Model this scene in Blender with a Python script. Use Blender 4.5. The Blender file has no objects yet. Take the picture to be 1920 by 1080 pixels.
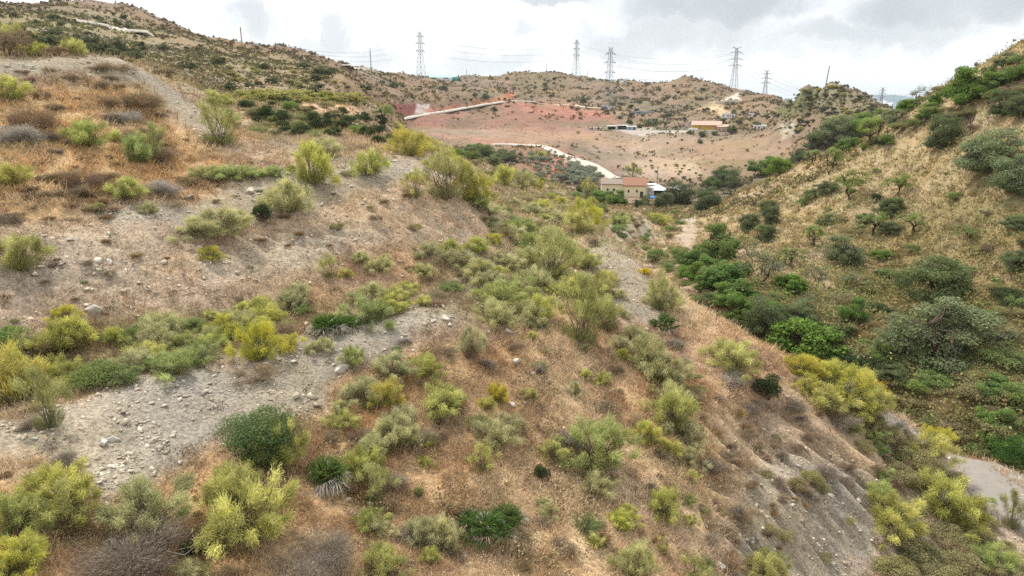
import bpy, math, random
import numpy as np
from mathutils import Vector, Matrix, Euler

SC = bpy.context.scene
COL = SC.collection
R = math.radians
random.seed(7)
rng = np.random.default_rng(11)

# ------------------------------------------------------------------ camera, sky, sun, exposure
PITCH = R(15.7)
FPX = 1280.0            # focal length in pixels of a 1920 wide frame (24 mm on 36 mm)
cam_d = bpy.data.cameras.new('camera')
cam_d.lens = 24.0
cam_d.sensor_width = 36.0
cam_d.clip_start = 0.5
cam_d.clip_end = 60000
cam = bpy.data.objects.new('camera', cam_d)
COL.objects.link(cam)
cam.location = (0, 0, 0)
cam.rotation_euler = (R(90) - PITCH, 0, 0)
SC.camera = cam

SUN_EL, SUN_AZ = 58.0, -35.0     # degrees; azimuth from +Y towards +X
sd = bpy.data.lights.new('sun', 'SUN')
sd.energy = 2.5
sd.angle = R(7)
sd.color = (1.0, 0.95, 0.87)
sun = bpy.data.objects.new('sun', sd)
COL.objects.link(sun)
sun.rotation_euler = (R(90 - SUN_EL), 0, R(180 - SUN_AZ))
SC.view_settings.view_transform = 'Standard'
SC.view_settings.look = 'None'
SC.view_settings.gamma = 1.0
SC.view_settings.exposure = 0.84
SC.cycles.max_bounces = 5
SC.cycles.diffuse_bounces = 2
SC.cycles.transmission_bounces = 3
SC.cycles.volume_bounces = 0
SC.cycles.transparent_max_bounces = 6
SC.cycles.use_adaptive_sampling = True
SC.cycles.adaptive_threshold = 0.01
SC.cycles.use_denoising = False

def px_ray(px, py):
    """azimuth and slope (dz per horizontal metre) of a pixel of the 1920x1080 frame"""
    x = (np.asarray(px, float) - 960) / FPX
    u = -(np.asarray(py, float) - 540) / FPX
    dy = math.cos(PITCH) + u * math.sin(PITCH)
    dz = -math.sin(PITCH) + u * math.cos(PITCH)
    h = np.hypot(x, dy)
    return np.arctan2(x, dy), dz / h

def to_px(x, y, z):
    dep = y * math.cos(PITCH) - z * math.sin(PITCH)
    up = y * math.sin(PITCH) + z * math.cos(PITCH)
    dep = np.where(np.abs(dep) < 1e-6, 1e-6, dep)
    return 960 + FPX * x / dep, 540 - FPX * up / dep, dep

# --- node helpers
def nodes_of(idb):
    idb.use_nodes = True
    nt = idb.node_tree
    for n in list(nt.nodes):
        nt.nodes.remove(n)
    return nt

class NT:
    def __init__(self, nt): self.nt = nt
    def n(self, typ, **kw):
        nd = self.nt.nodes.new(typ)
        for k, v in kw.items():
            if k.startswith('i_'):
                key = k[2:]
                key = int(key) if key.isdigit() else key.replace('_', ' ')
                s = nd.inputs[key]
                if hasattr(v, 'is_linked') or hasattr(v, 'links'): self.nt.links.new(v, s)
                else: s.default_value = v
            else: setattr(nd, k, v)
        return nd
    def m(self, op, a, b=0.0, c=0.0, clamp=False):
        nd = self.nt.nodes.new('ShaderNodeMath'); nd.operation = op; nd.use_clamp = clamp
        for i, v in enumerate((a, b, c)):
            if hasattr(v, 'links'): self.nt.links.new(v, nd.inputs[i])
            else: nd.inputs[i].default_value = v
        return nd.outputs[0]
    def mix(self, f, a, b, blend='MIX'):
        nd = self.nt.nodes.new('ShaderNodeMix'); nd.data_type = 'RGBA'; nd.blend_type = blend
        for i, v in ((0, f), (6, a), (7, b)):
            if hasattr(v, 'links'): self.nt.links.new(v, nd.inputs[i])
            else: nd.inputs[i].default_value = (tuple(v) + (1,))[:4] if i else v
        return nd.outputs[2]
    def rng(self, v, a, b, c=0.0, d=1.0, smooth=True):
        nd = self.nt.nodes.new('ShaderNodeMapRange')
        nd.interpolation_type = 'SMOOTHSTEP' if smooth else 'LINEAR'
        self.nt.links.new(v, nd.inputs[0])
        for i, q in enumerate((a, b, c, d)): nd.inputs[i + 1].default_value = q
        return nd.outputs[0]
    def noise(self, vec, scale, detail=4, rough=0.55, dist=0.0):
        nd = self.n('ShaderNodeTexNoise', i_Scale=scale, i_Detail=detail, i_Roughness=rough, i_Distortion=dist)
        if vec is not None: self.nt.links.new(vec, nd.inputs['Vector'])
        return nd.outputs[0]
    def link(self, a, b): self.nt.links.new(a, b)

# --- world: Nishita sky under a high bright layer of broken cloud
world = bpy.data.worlds.new('World')
SC.world = world
W = NT(nodes_of(world))
sky = W.n('ShaderNodeTexSky', sky_type='NISHITA', sun_disc=False)
sky.sun_elevation = R(SUN_EL)
sky.sun_rotation = R(SUN_AZ)
sky.altitude = 150
sky.dust_density = 3.0
geo = W.n('ShaderNodeTexCoord').outputs['Generated']
sep = W.n('ShaderNodeSeparateXYZ'); W.link(geo, sep.inputs[0])
X, Y, Z = sep.outputs
skyc = W.mix(1.0, sky.outputs[0], (0.09, 0.09, 0.09), 'MULTIPLY')
# stretched cloud coordinates: flattened layers towards the horizon
zz = W.m('MAXIMUM', Z, 0.0)
zden = W.m('ADD', zz, 0.16)
cx = W.m('DIVIDE', X, zden); cy = W.m('DIVIDE', Y, zden)
cv = W.n('ShaderNodeCombineXYZ'); W.link(cx, cv.inputs[0]); W.link(cy, cv.inputs[1])
n1 = W.noise(cv.outputs[0], 1.3, 7, 0.6, 0.4)
n2 = W.noise(geo, 13.0, 6, 0.62, 0.6)
n3 = W.noise(geo, 5.0, 4, 0.5, 0.3)
# where the grey cloud banks hang: (px, py, half width az, half height el, weight)
banks = [(1350, 12, .13, .030, 1.0), (1290, 60, .10, .033, .78), (1170, 85, .07, .026, .7), (1230, 90, .10, .016, .4), (1390, 75, .09, .025, .55), (1640, 62, .15, .02, .75),
         (1560, 90, .10, .015, .5), (1800, 8, .14, .03, 1.0), (1040, -2, .07, .012, .8), (990, 52, .022, .008, .5), (1700, 20, .10, .02, .5),
         (485, 35, .035, .035, .7), (475, 52, .06, .018, .3), (628, 62, .028, .028, .85), (612, 80, .045, .016, .7), (560, 50, .02, .03, .3), (690, 105, .03, .02, .6), (420, 10, .06, .02, .2), (360, 50, .05, .012, .2), (720, 120, .02, .01, .35), (835, 30, .012, .02, .25), (885, 95, .02, .008, .3),
         (920, 120, .07, .016, .6), (800, 128, .06, .014, .30), (700, 120, .06, .014, .28), (1400, 5, .25, .03, .4), (1850, 100, .06, .012, .22), (350, 70, .05, .02, .2)]
acc = None
az_s = W.m('ARCTAN2', X, Y)
el_s = W.m('ARCSINE', Z)
azw = W.m('ADD', az_s, W.m('MULTIPLY', W.m('SUBTRACT', n2, 0.5), 0.11))
elw = W.m('ADD', el_s, W.m('MULTIPLY', W.m('SUBTRACT', W.noise(geo, 19.0, 5, 0.6), 0.5), 0.07))
for (bx, by, wa, we, wt) in banks:
    a0, t0 = px_ray(bx, by)
    e0 = math.atan(float(t0))
    da = W.m('DIVIDE', W.m('SUBTRACT', azw, float(a0)), wa)
    de = W.m('DIVIDE', W.m('SUBTRACT', elw, e0), we)
    d = W.m('ADD', W.m('MULTIPLY', da, da), W.m('MULTIPLY', de, de))
    g = W.m('MULTIPLY', W.rng(d, 1.7, 0.1), wt)
    acc = g if acc is None else W.m('MAXIMUM', acc, g)
broad = W.m('MULTIPLY', W.rng(n1, 0.48, 0.72), 0.35)
up = W.rng(Z, 0.16, 0.5)
grey = W.m('MAXIMUM', W.m('MULTIPLY', acc, W.rng(n3, 0.22, 0.62, 0.65, 1.0)), W.m('MULTIPLY', broad, up))
cloud = W.mix(grey, (0.70, 0.72, 0.73), (0.31, 0.335, 0.36))
wisp = W.m('MULTIPLY', W.rng(n3, 0.42, 0.68), 0.30)
cloud = W.mix(wisp, cloud, (0.50, 0.535, 0.565))
hz = W.rng(Z, -0.02, 0.10, 1.0, 0.0)
cloud = W.mix(W.m('MULTIPLY', hz, 0.5), cloud, (0.60, 0.65, 0.68))
final = W.mix(0.93, skyc, cloud)
bg = W.n('ShaderNodeBackground'); W.link(final, bg.inputs[0]); bg.inputs[1].default_value = 1.0
wo = W.n('ShaderNodeOutputWorld'); W.link(bg.outputs[0], wo.inputs[0])
world.cycles.sampling_method = 'MANUAL'
world.cycles.sample_map_resolution = 512

# ------------------------------------------------------------------ the lie of the land
# each line follows one feature of the land: (px, py, horizontal distance in metres) seen from the camera,
# or ('z', px, distance, height) for ground that other ground hides
LINES = [
 [(-500,1080,15),(-200,1080,14),(0,1080,13.5),(300,1080,13),(700,1080,13),(960,1080,13.5),(1150,1080,15),(1300,1080,17),(1450,1080,20),(1600,1080,23.5),(1750,1080,26.5),(1920,1080,29),(2200,1080,33)],
 [(-200,930,16),(0,930,15.6),(300,940,15.2),(700,930,15.8),(960,930,16.5),(1200,930,18.8),(1380,930,21.5),(1500,930,24.5),(1650,940,28.7),(1800,965,32.5),(1920,990,33.6)],
 [(-200,860,18),(0,850,17.5),(200,872,16.8),(420,800,18.3),(600,745,20),(720,685,21.5),(860,620,23.7)],
 [(-200,850,19),(0,800,19),(150,742,20.3),(300,700,21.4),(450,664,22.4),(560,635,23.4),(700,603,24.6),(850,577,25.8)],
 [(-200,800,23),(0,752,22.5),(150,700,23.2),(300,664,24),(450,640,24.8),(560,615,25.8),(700,580,27.5),(850,545,30)],
 [(-200,650,27),(0,600,26.5),(150,580,26.8),(300,560,27.4),(560,520,29.3),(700,500,31),(850,480,34)],
 [(-200,480,31),(0,445,30.5),(150,450,30.8),(300,432,31.6),(430,420,32.5),(560,400,34),(700,390,35.5),(850,385,38.5)],
 [(-200,330,37),(0,300,37),(300,330,37),(430,345,36.8),(560,330,38.3),(700,318,40.5),(790,318,42),(880,360,42),(930,420,41),(960,470,38)],
 [(-200,190,44),(0,200,43),(150,215,42.5),(300,240,42.5),(400,270,42),(560,285,43.5),(700,290,46)],
 [(-200,105,52),(0,105,51),(100,105,51),(220,110,52),(300,152,51),(370,200,50),(440,245,49.5),(520,262,53),(620,262,60),(700,262,66),(745,260,71),(800,274,76),(850,287,80),(900,305,84),(960,322,92),(1010,338,104),(1050,350,125)],
 [(700,870,17),(960,820,18.8),(1200,830,21.3),(1330,830,24),(1430,850,26.5),(1520,850,28.7),(1640,860,31)],
 [(860,700,21.3),(1000,700,22.6),(1150,720,24.3),(1300,720,27.2),(1400,740,29.3),(1500,770,30.8),(1600,810,32),(1700,850,33.6)],
 [(1000,630,25.5),(1100,640,27),(1200,640,29.5),(1300,660,31)],
 [(960,560,29),(1050,560,31),(1150,560,33.5),(1230,570,35)],
 [(960,480,38),(1040,470,41),(1110,462,43.5)],
 [(950,440,46),(1020,430,50),(1080,425,54),(1100,415,60)],
 [(950,400,55),(1020,390,63),(1080,392,75)],
 [(960,360,72),(1020,360,88),(1080,372,105)],
 # outer edge of the near spur
 [(1130,442,47),(1200,500,43),(1250,540,40),(1330,590,37.5),(1420,640,36.3),(1500,682,35.6),(1600,732,35),(1680,778,35),(1760,835,35.5)],
 [(1790,868,38.5),(1850,912,36.6),(1920,962,34.8)],
 [(1775,850,39.8),(1850,862,40.3),(1920,893,39.3),(2100,980,37)],
 [('z',2300,33,-19.0),('z',2300,37,-19.2)],
 # gully bed
 [('z',1150,62,-14.5),('z',1230,56,-16),('z',1280,50,-17),('z',1330,47,-18),('z',1420,47,-19.6),('z',1500,45.5,-20.5),('z',1600,44.5,-21.3),('z',1700,44,-21.8),('z',1800,44,-21.6),('z',1920,44,-20.8),('z',2200,44,-21)],
 [(1150,430,80),(1180,420,86),(1215,410,100)],
 [(1200,520,68),(1250,490,74),(1290,470,78)],
 [(1200,455,88),(1240,440,96),(1275,440,97)],
 [(1110,398,110),(1150,402,115),(1200,402,118),(1250,405,122),(1285,402,125)],
 [(1080,382,135),(1130,386,150),(1190,388,155),(1250,388,160)],
 # right hand slope
 [(1300,560,60),(1350,562,58),(1440,602,55),(1560,660,52),(1700,720,49.5),(1850,800,46.5),(1920,835,46),(2200,900,46)],
 [(1320,490,79),(1380,500,75),(1440,500,72),(1560,560,62),(1700,600,62),(1850,650,55.5),(1920,640,57),(2200,600,60)],
 [(1310,430,101),(1360,440,97),(1440,432,90),(1560,450,80.5),(1700,500,73.5),(1850,500,68),(1920,470,69),(2200,400,74)],
 [(1320,400,116),(1400,395,108),(1560,370,98.5),(1700,400,85.5),(1850,350,80.5),(1920,320,80),(2200,200,85)],
 [(1610,330,101),(1700,300,98.5),(1850,230,92.5),(1920,200,91.5),(2200,60,94)],
 [(1304,390,130),(1350,383,128),(1400,356,128),(1442,337,128),(1481,318,126),(1530,300,124),(1555,292,123),(1594,278,121),(1627,258,120),(1669,232,117),(1692,207,114),(1737,188,111),(1782,172,109),(1831,140,106),(1879,123,104),(1920,104,103),(2200,-60,108)],
 [('z',1300,150,-24),('z',1400,160,-24),('z',1480,165,-22),('z',1560,165,-20),('z',1650,160,-17),('z',1750,160,-12),('z',1850,165,-9),('z',1950,170,-6),('z',2250,180,10)],
 [('z',1400,210,-30),('z',1480,210,-28),('z',1560,215,-27),('z',1650,230,-30),('z',1750,260,-38),('z',1900,280,-38),('z',2200,300,-30)],
 # the farm in the valley
 [(1060,377,195),(1120,372,205),(1170,368,212),(1230,376,206),(1290,376,210)],
 [(1090,352,225),(1130,352,228),(1210,354,232),(1290,356,240)],
 [('z',1030,150,-18),('z',980,140,-18),('z',920,120,-16),('z',860,110,-14),('z',800,110,-12),('z',745,110,-12)],
 [('z',1030,190,-25),('z',960,190,-25),('z',880,190,-25),('z',800,190,-25),('z',730,190,-22),('z',660,190,-10)],
 [(960,330,238),(1030,335,240),(1090,338,238)],
 [(940,292,290),(1000,292,290),(1050,300,280),(1100,318,262),(1140,333,250)],
 [(910,271,335),(960,270,330),(1020,275,312),(1060,290,292),(1100,306,272),(1145,331,252)],
 [(1170,334,255),(1300,334,258),(1400,325,262),(1480,312,255)],
 [(1080,285,305),(1130,296,300),(1250,302,300),(1350,292,305),(1440,277,305),(1500,272,280)],
 [(1070,262,352),(1130,265,355),(1200,262,362),(1290,258,370),(1380,256,365),(1470,252,335)],
 [(1100,247,400),(1200,246,402),(1330,246,405),(1440,246,395)],
 [(1100,241,438),(1200,240,440),(1330,240,440),(1440,238,430)],
 [('z',1480,400,-20),('z',1560,420,-30),('z',1650,420,-38)],
 # red hillside
 [(745,252,325),(800,262,325),(860,268,330)],
 [(760,240,370),(850,248,370),(950,250,375),(1050,250,385)],
 [(800,222,420),(900,225,430),(1000,222,455),(1060,225,470)],
 [(720,232,395),(745,227,400),(800,216,430),(870,204,465),(930,195,500),(962,188,530)],
 [(700,212,400),(745,200,408),(800,198,438),(870,193,472),(945,181,515),(975,184,535)],
 [(1000,195,545),(1060,200,540),(1130,205,525),(1200,208,515),(1300,212,500),(1380,218,480),(1450,222,440)],
 [(1140,190,560),(1250,195,550),(1340,200,520),(1420,200,500),(1460,205,470)],
 [(760,172,520),(850,168,580),(950,168,630),(1050,172,620),(1150,175,610),(1250,180,600),(1320,178,570),(1400,190,540)],
 # skyline
 [(-500,10,380),(-150,14,380),(0,13,385),(22,16,388),(74,14,392),(148,11,400),(207,12,400),(241,16,400),(281,31,400),(318,48,400),(352,65,402),(385,78,405),(455,84,418),(537,94,440),(592,107,465),(640,123,500),(676,131,530),(729,140,580),(784,149,640),(807,151,660),(873,147,690),(918,148,700),(946,143,700),(973,139,700),(1007,138,700),(1040,138,705),(1068,144,715),(1100,147,710),(1128,150,700),(1155,154,690),(1208,156,680),(1242,161,680),(1264,154,655),(1286,147,640),(1311,149,630),(1328,156,622),(1347,163,612),(1367,169,605),(1403,176,595),(1428,183,585),(1460,187,570)],
 [('z',-500,520,20),('z',-150,520,25),('z',200,540,25),('z',400,560,5),('z',600,650,0),('z',800,860,-15),('z',1000,900,-15),('z',1150,880,-25),('z',1290,820,-25),('z',1400,760,-35),('z',1470,720,-40)],
 [('z',1560,600,-45),('z',1700,600,-50),('z',1900,600,-40),('z',2250,600,-20)],
 # hill standing by itself on the right
 [(1440,240,345),(1470,252,300),(1500,262,275),(1560,272,255),(1610,262,255),(1650,245,260)],
 [(1452,215,400),(1480,215,360),(1560,215,300),(1620,220,285),(1660,222,278)],
 [(1463,190,400),(1480,184,375),(1497,178,350),(1510,165,338),(1530,163,330),(1546,164,326),(1565,165,321),(1594,174,312),(1627,187,305),(1646,199,300),(1680,211,292)],
 [('z',1500,450,-25),('z',1560,420,-25),('z',1620,400,-28)],
 # big hill on the left
 [('z',-500,80,0),('z',-150,80,0),('z',0,80,0),('z',100,80,-.5),('z',200,82,-1.5),('z',270,78,-3.2),('z',350,72,-4.2),('z',430,68,-4.4),('z',520,68,-4.2)],
 [(-500,98,130),(-150,98,130),(0,98,130),(100,100,130),(220,112,125),(300,140,115),(380,175,105),(440,200,98),(520,215,92),(600,222,92),(680,226,97)],
 [(420,190,125),(500,188,122),(600,186,124),(670,188,130),(720,198,150),(742,222,150)],
 [(0,80,180),(120,84,180),(250,105,180),(400,130,185),(480,160,180),(560,165,190),(650,172,200),(720,184,240)],
 [(0,50,280),(120,52,280),(260,68,290),(400,100,290),(500,120,300),(600,135,320),(680,155,350),(740,180,400)],
 [(0,28,340),(120,26,345),(230,30,350),(320,62,350),(420,90,350),(540,105,380),(640,135,430),(700,150,480)],
]
# beyond: rolling down to the coastal plain
FAR = [('z', q, rr, z) for rr, z in ((1100, -70), (1800, -88)) for q in (-500, 0, 480, 960, 1300, 1500, 1700, 1900, 2300)]

def ctrl():
    P = []
    for L in LINES + [[f] for f in FAR]:
        pts = []
        for c in L:
            if c[0] == 'z':
                a, _ = px_ray(c[1], 180); pts.append((float(a), math.log(c[2]), c[3] / c[2]))
            else:
                a, t = px_ray(c[0], c[1]); pts.append((float(a), math.log(c[2]), float(t)))
        for i, p in enumerate(pts):
            P.append(p)
            if i + 1 < len(pts):
                q = pts[i + 1]
                n = int(max(abs(q[0] - p[0]) / 0.026, abs(q[1] - p[1]) / 0.12))
                for k in range(1, n + 1):
                    f = k / (n + 1)
                    P.append(tuple(p[j] + (q[j] - p[j]) * f for j in range(3)))
    return np.array(P)
CP = ctrl()
AZ0, AZ1 = R(-62), R(62)
R0, R1 = 10.0, 2500.0
KA = 3.2                      # azimuth weight against log distance
def solve():
    A = np.stack([CP[:, 0] * KA, CP[:, 1]], 1)
    # drop near duplicates
    keep = []
    for i in range(len(A)):
        if all((A[i, 0] - A[j, 0]) ** 2 + (A[i, 1] - A[j, 1]) ** 2 > 1.2e-4 for j in keep): keep.append(i)
    A = A[keep]; t = CP[keep, 2]
    d = np.sqrt(((A[:, None] - A[None]) ** 2).sum(2) + 4e-4)
    n = len(A)
    M = np.zeros((n + 1, n + 1)); M[:n, :n] = d + np.eye(n) * -1e-3; M[:n, n] = 1; M[n, :n] = 1
    w = np.linalg.solve(M, np.append(t, 0))
    return A, w
CA, CW = solve()
NC_A, NC_S = 360, 420
ca = np.linspace(AZ0, AZ1, NC_A); cs = np.linspace(math.log(R0), math.log(R1), NC_S)
coarse = np.zeros((NC_S, NC_A))
for i in range(NC_S):
    g = np.stack([ca * KA, np.full(NC_A, cs[i])], 1)
    d = np.sqrt(((g[:, None] - CA[None]) ** 2).sum(2) + 4e-4)
    coarse[i] = d @ CW[:-1] + CW[-1]

# --- gradient noise
_p = np.random.default_rng(3).permutation(512)
_g = np.random.default_rng(4).normal(size=(512, 2)); _g /= np.linalg.norm(_g, axis=1)[:, None]
def perlin(x, y):
    xi = np.floor(x).astype(np.int64); yi = np.floor(y).astype(np.int64)
    xf = x - xi; yf = y - yi
    u = xf ** 3 * (xf * (xf * 6 - 15) + 10); v = yf ** 3 * (yf * (yf * 6 - 15) + 10)
    def gr(a, b, fx, fy):
        h = _p[(_p[a & 511] + b) & 511]
        return _g[h, 0] * fx + _g[h, 1] * fy
    a = gr(xi, yi, xf, yf); b = gr(xi + 1, yi, xf - 1, yf)
    c = gr(xi, yi + 1, xf, yf - 1); d = gr(xi + 1, yi + 1, xf - 1, yf - 1)
    return ((a * (1 - u) + b * u) * (1 - v) + (c * (1 - u) + d * u) * v) * 1.5
def fbm(x, y, o=4, g=0.5):
    s = 0; a = 1
    for k in range(o):
        s = s + a * perlin(x * 2 ** k + 17.3 * k, y * 2 ** k - 9.1 * k); a *= g
    return s

NA, NS = 1250, 1500
ga = np.linspace(AZ0, AZ1, NA); gs = np.linspace(math.log(R0), math.log(R1), NS)
def upsample():
    ia = (ga - AZ0) / (AZ1 - AZ0) * (NC_A - 1); ja = np.clip(ia.astype(int), 0, NC_A - 2); fa = ia - ja
    is_ = (gs - gs[0]) / (gs[-1] - gs[0]) * (NC_S - 1); js = np.clip(is_.astype(int), 0, NC_S - 2); fs = is_ - js
    t = coarse[js][:, ja] * (1 - fs)[:, None] * (1 - fa) + coarse[js + 1][:, ja] * fs[:, None] * (1 - fa) \
        + coarse[js][:, ja + 1] * (1 - fs)[:, None] * fa + coarse[js + 1][:, ja + 1] * fs[:, None] * fa
    return t
TB = upsample()
RR = np.exp(gs)[:, None] * np.ones(NA)
GX = RR * np.sin(ga); GY = RR * np.cos(ga)
GZ0 = TB * RR
PXg, PYg, DEPg = to_px(GX, GY, GZ0)
# ------------------------------------------------------------------ relief, soil colours, the ground sheet
def smooth(a, b, v):
    t = np.clip((v - a) / (b - a), 0, 1); return t * t * (3 - 2 * t)
def poly_mask(poly, X_, Y_, soft):
    """soft mask of a polygon; 1 inside, fading over `soft` outside"""
    P = np.array(poly, float); out = np.zeros(X_.shape)
    x0, y0 = P.min(0) - soft * 2; x1, y1 = P.max(0) + soft * 2
    sel = (X_ > x0) & (X_ < x1) & (Y_ > y0) & (Y_ < y1)
    if not sel.any(): return out
    x = X_[sel]; y = Y_[sel]
    ins = np.zeros(x.shape, bool); dm = np.full(x.shape, 1e9)
    for i in range(len(P)):
        ax, ay = P[i - 1]; bx, by = P[i]
        c = ((ay > y) != (by > y))
        with np.errstate(divide='ignore', invalid='ignore'):
            xi = (bx - ax) * (y - ay) / (by - ay + 1e-12) + ax
        ins ^= c & (x < xi)
        ex, ey = bx - ax, by - ay
        t = np.clip(((x - ax) * ex + (y - ay) * ey) / (ex * ex + ey * ey + 1e-9), 0, 1)
        dm = np.minimum(dm, np.hypot(x - ax - t * ex, y - ay - t * ey))
    sd_ = np.where(ins, dm, -dm)
    out[sel] = smooth(-soft, soft, sd_)
    return out

NEAR_POLY = [(-400, 1500), (-400, 60), (220, 100), (300, 145), (440, 240), (520, 255), (745, 250), (860, 285), (1010, 335), (1100, 395), (1130, 440), (1200, 498), (1250, 540), (1330, 588), (1420, 638), (1500, 680), (1600, 730), (1680, 775), (1790, 840), (1800, 1500)]
is_near = (RR < 90)
# relief
def relief(x, y, r):
    z = 0.0
    z = z + 0.22 * fbm(x / 7, y / 7, 2) * smooth(8, 14, r) * (1 - smooth(150, 300, r))
    z = z + 0.07 * fbm(x / 1.6, y / 1.6, 3, .55) * (1 - smooth(70, 130, r))
    z = z + 0.018 * fbm(x / .33, y / .33, 2, .6) * (1 - smooth(22, 40, r))
    # terracettes and gullies on the far hills
    rd = 1 - np.abs(perlin(x / 46 + 3, y / 60)) * 2 + .35 * (1 - np.abs(perlin(x / 15 + 3, y / 21 + .3 * perlin(x / 20, y / 20))) * 2)
    z = z + smooth(110, 300, r) * (1.7 * rd * np.clip(r / 400, .4, 1.3) + 0.7 * fbm(x / 17, y / 17, 3, .6))
    z = z + smooth(50, 110, r) * (1 - smooth(250, 500, r)) * 0.35 * fbm(x / 5, y / 5, 3, .6)
    return z
REL = relief(GX, GY, RR)
for bp_, r0_, r1_ in (([(735, 226), (870, 202), (962, 186), (1000, 190), (965, 193), (870, 209), (740, 233)], 300, 700), ([(915, 268), (1020, 273), (1110, 304), (1160, 334), (1150, 342), (1100, 316), (1010, 281), (915, 276)], 200, 420), ([(1105, 238), (1440, 238), (1440, 247), (1105, 250)], 350, 520), ([(1120, 345), (1290, 345), (1290, 380), (1120, 376)], 190, 260)):
    REL = REL * (1 - .93 * poly_mask(bp_, PXg, PYg, 5) * ((RR > r0_) & (RR < r1_)))
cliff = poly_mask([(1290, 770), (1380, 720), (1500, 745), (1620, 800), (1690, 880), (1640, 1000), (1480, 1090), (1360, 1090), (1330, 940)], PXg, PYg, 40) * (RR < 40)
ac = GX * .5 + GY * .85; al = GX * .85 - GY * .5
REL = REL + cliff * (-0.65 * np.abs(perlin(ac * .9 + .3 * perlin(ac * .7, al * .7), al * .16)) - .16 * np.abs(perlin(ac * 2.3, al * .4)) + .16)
bank = poly_mask([(0, 430), (300, 420), (560, 405), (800, 330), (900, 400), (860, 470), (560, 500), (300, 560), (0, 610)], PXg, PYg, 30) * (RR < 60)
REL = REL + bank * (.20 * perlin(GX * .8, GY * 2.4) + .12 * np.abs(perlin(GX * 1.7, GY * 4.6)) + .06 * perlin(GX * 4, GY * 9))
REL = REL * (1 - .75 * poly_mask([(1420, 150), (1700, 150), (1700, 290), (1420, 290)], PXg, PYg, 15) * ((RR > 200) & (RR < 450)))
GZ = GZ0 + REL
TG = GZ / RR                                  # slope seen from the camera: lets any view ray find its ground
PX2, PY2, DEP2 = to_px(GX, GY, GZ)

def pick(px, py, rmin=0.0):
    """the visible ground point under a pixel of the frame -> x, y, z, depth, distance"""
    a, t = px_ray(px, py); a = float(a); t = float(t)
    f = (a - AZ0) / (AZ1 - AZ0) * (NA - 1); j = int(f); f -= j
    col = TG[:, j] * (1 - f) + TG[:, j + 1] * f
    k0 = int(np.searchsorted(gs, math.log(max(rmin, R0)))) if rmin > R0 else 0
    hit = np.nonzero(col[k0:] >= t)[0]
    if len(hit) == 0: return None
    k = k0 + hit[0]
    if k > k0:
        g = (t - col[k - 1]) / (col[k] - col[k - 1] + 1e-12); s = gs[k - 1] + g * (gs[k] - gs[k - 1])
    else: s = gs[k]
    r = math.exp(s); x, y = r * math.sin(a), r * math.cos(a)
    z = ground(x, y)
    return x, y, z, y * math.cos(PITCH) - z * math.sin(PITCH), r
def ground(x, y):
    r = math.hypot(x, y); a = math.atan2(x, y)
    f = min(max((a - AZ0) / (AZ1 - AZ0) * (NA - 1), 0), NA - 1.001); j = int(f); f -= j
    g = min(max((math.log(r) - gs[0]) / (gs[-1] - gs[0]) * (NS - 1), 0), NS - 1.001); i = int(g); g -= i
    q = GZ
    return float((q[i, j] * (1 - f) + q[i, j + 1] * f) * (1 - g) + (q[i + 1, j] * (1 - f) + q[i + 1, j + 1] * f) * g)
def field(Q, a, s):
    """bilinear lookup of a grid in azimuth / log distance, vectorised"""
    f = np.clip((a - AZ0) / (AZ1 - AZ0) * (NA - 1), 0, NA - 1.001); j = f.astype(int); f = f - j
    g = np.clip((s - gs[0]) / (gs[-1] - gs[0]) * (NS - 1), 0, NS - 1.001); i = g.astype(int); g = g - i
    return (Q[i, j] * (1 - f) + Q[i, j + 1] * f) * (1 - g) + (Q[i + 1, j] * (1 - f) + Q[i + 1, j + 1] * f) * g

# visible from the camera (for scattering cover only where the photograph could show it)
run = np.maximum.accumulate(TG, 0)
VIS = (TG >= run - 0.012).astype(float)

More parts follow.
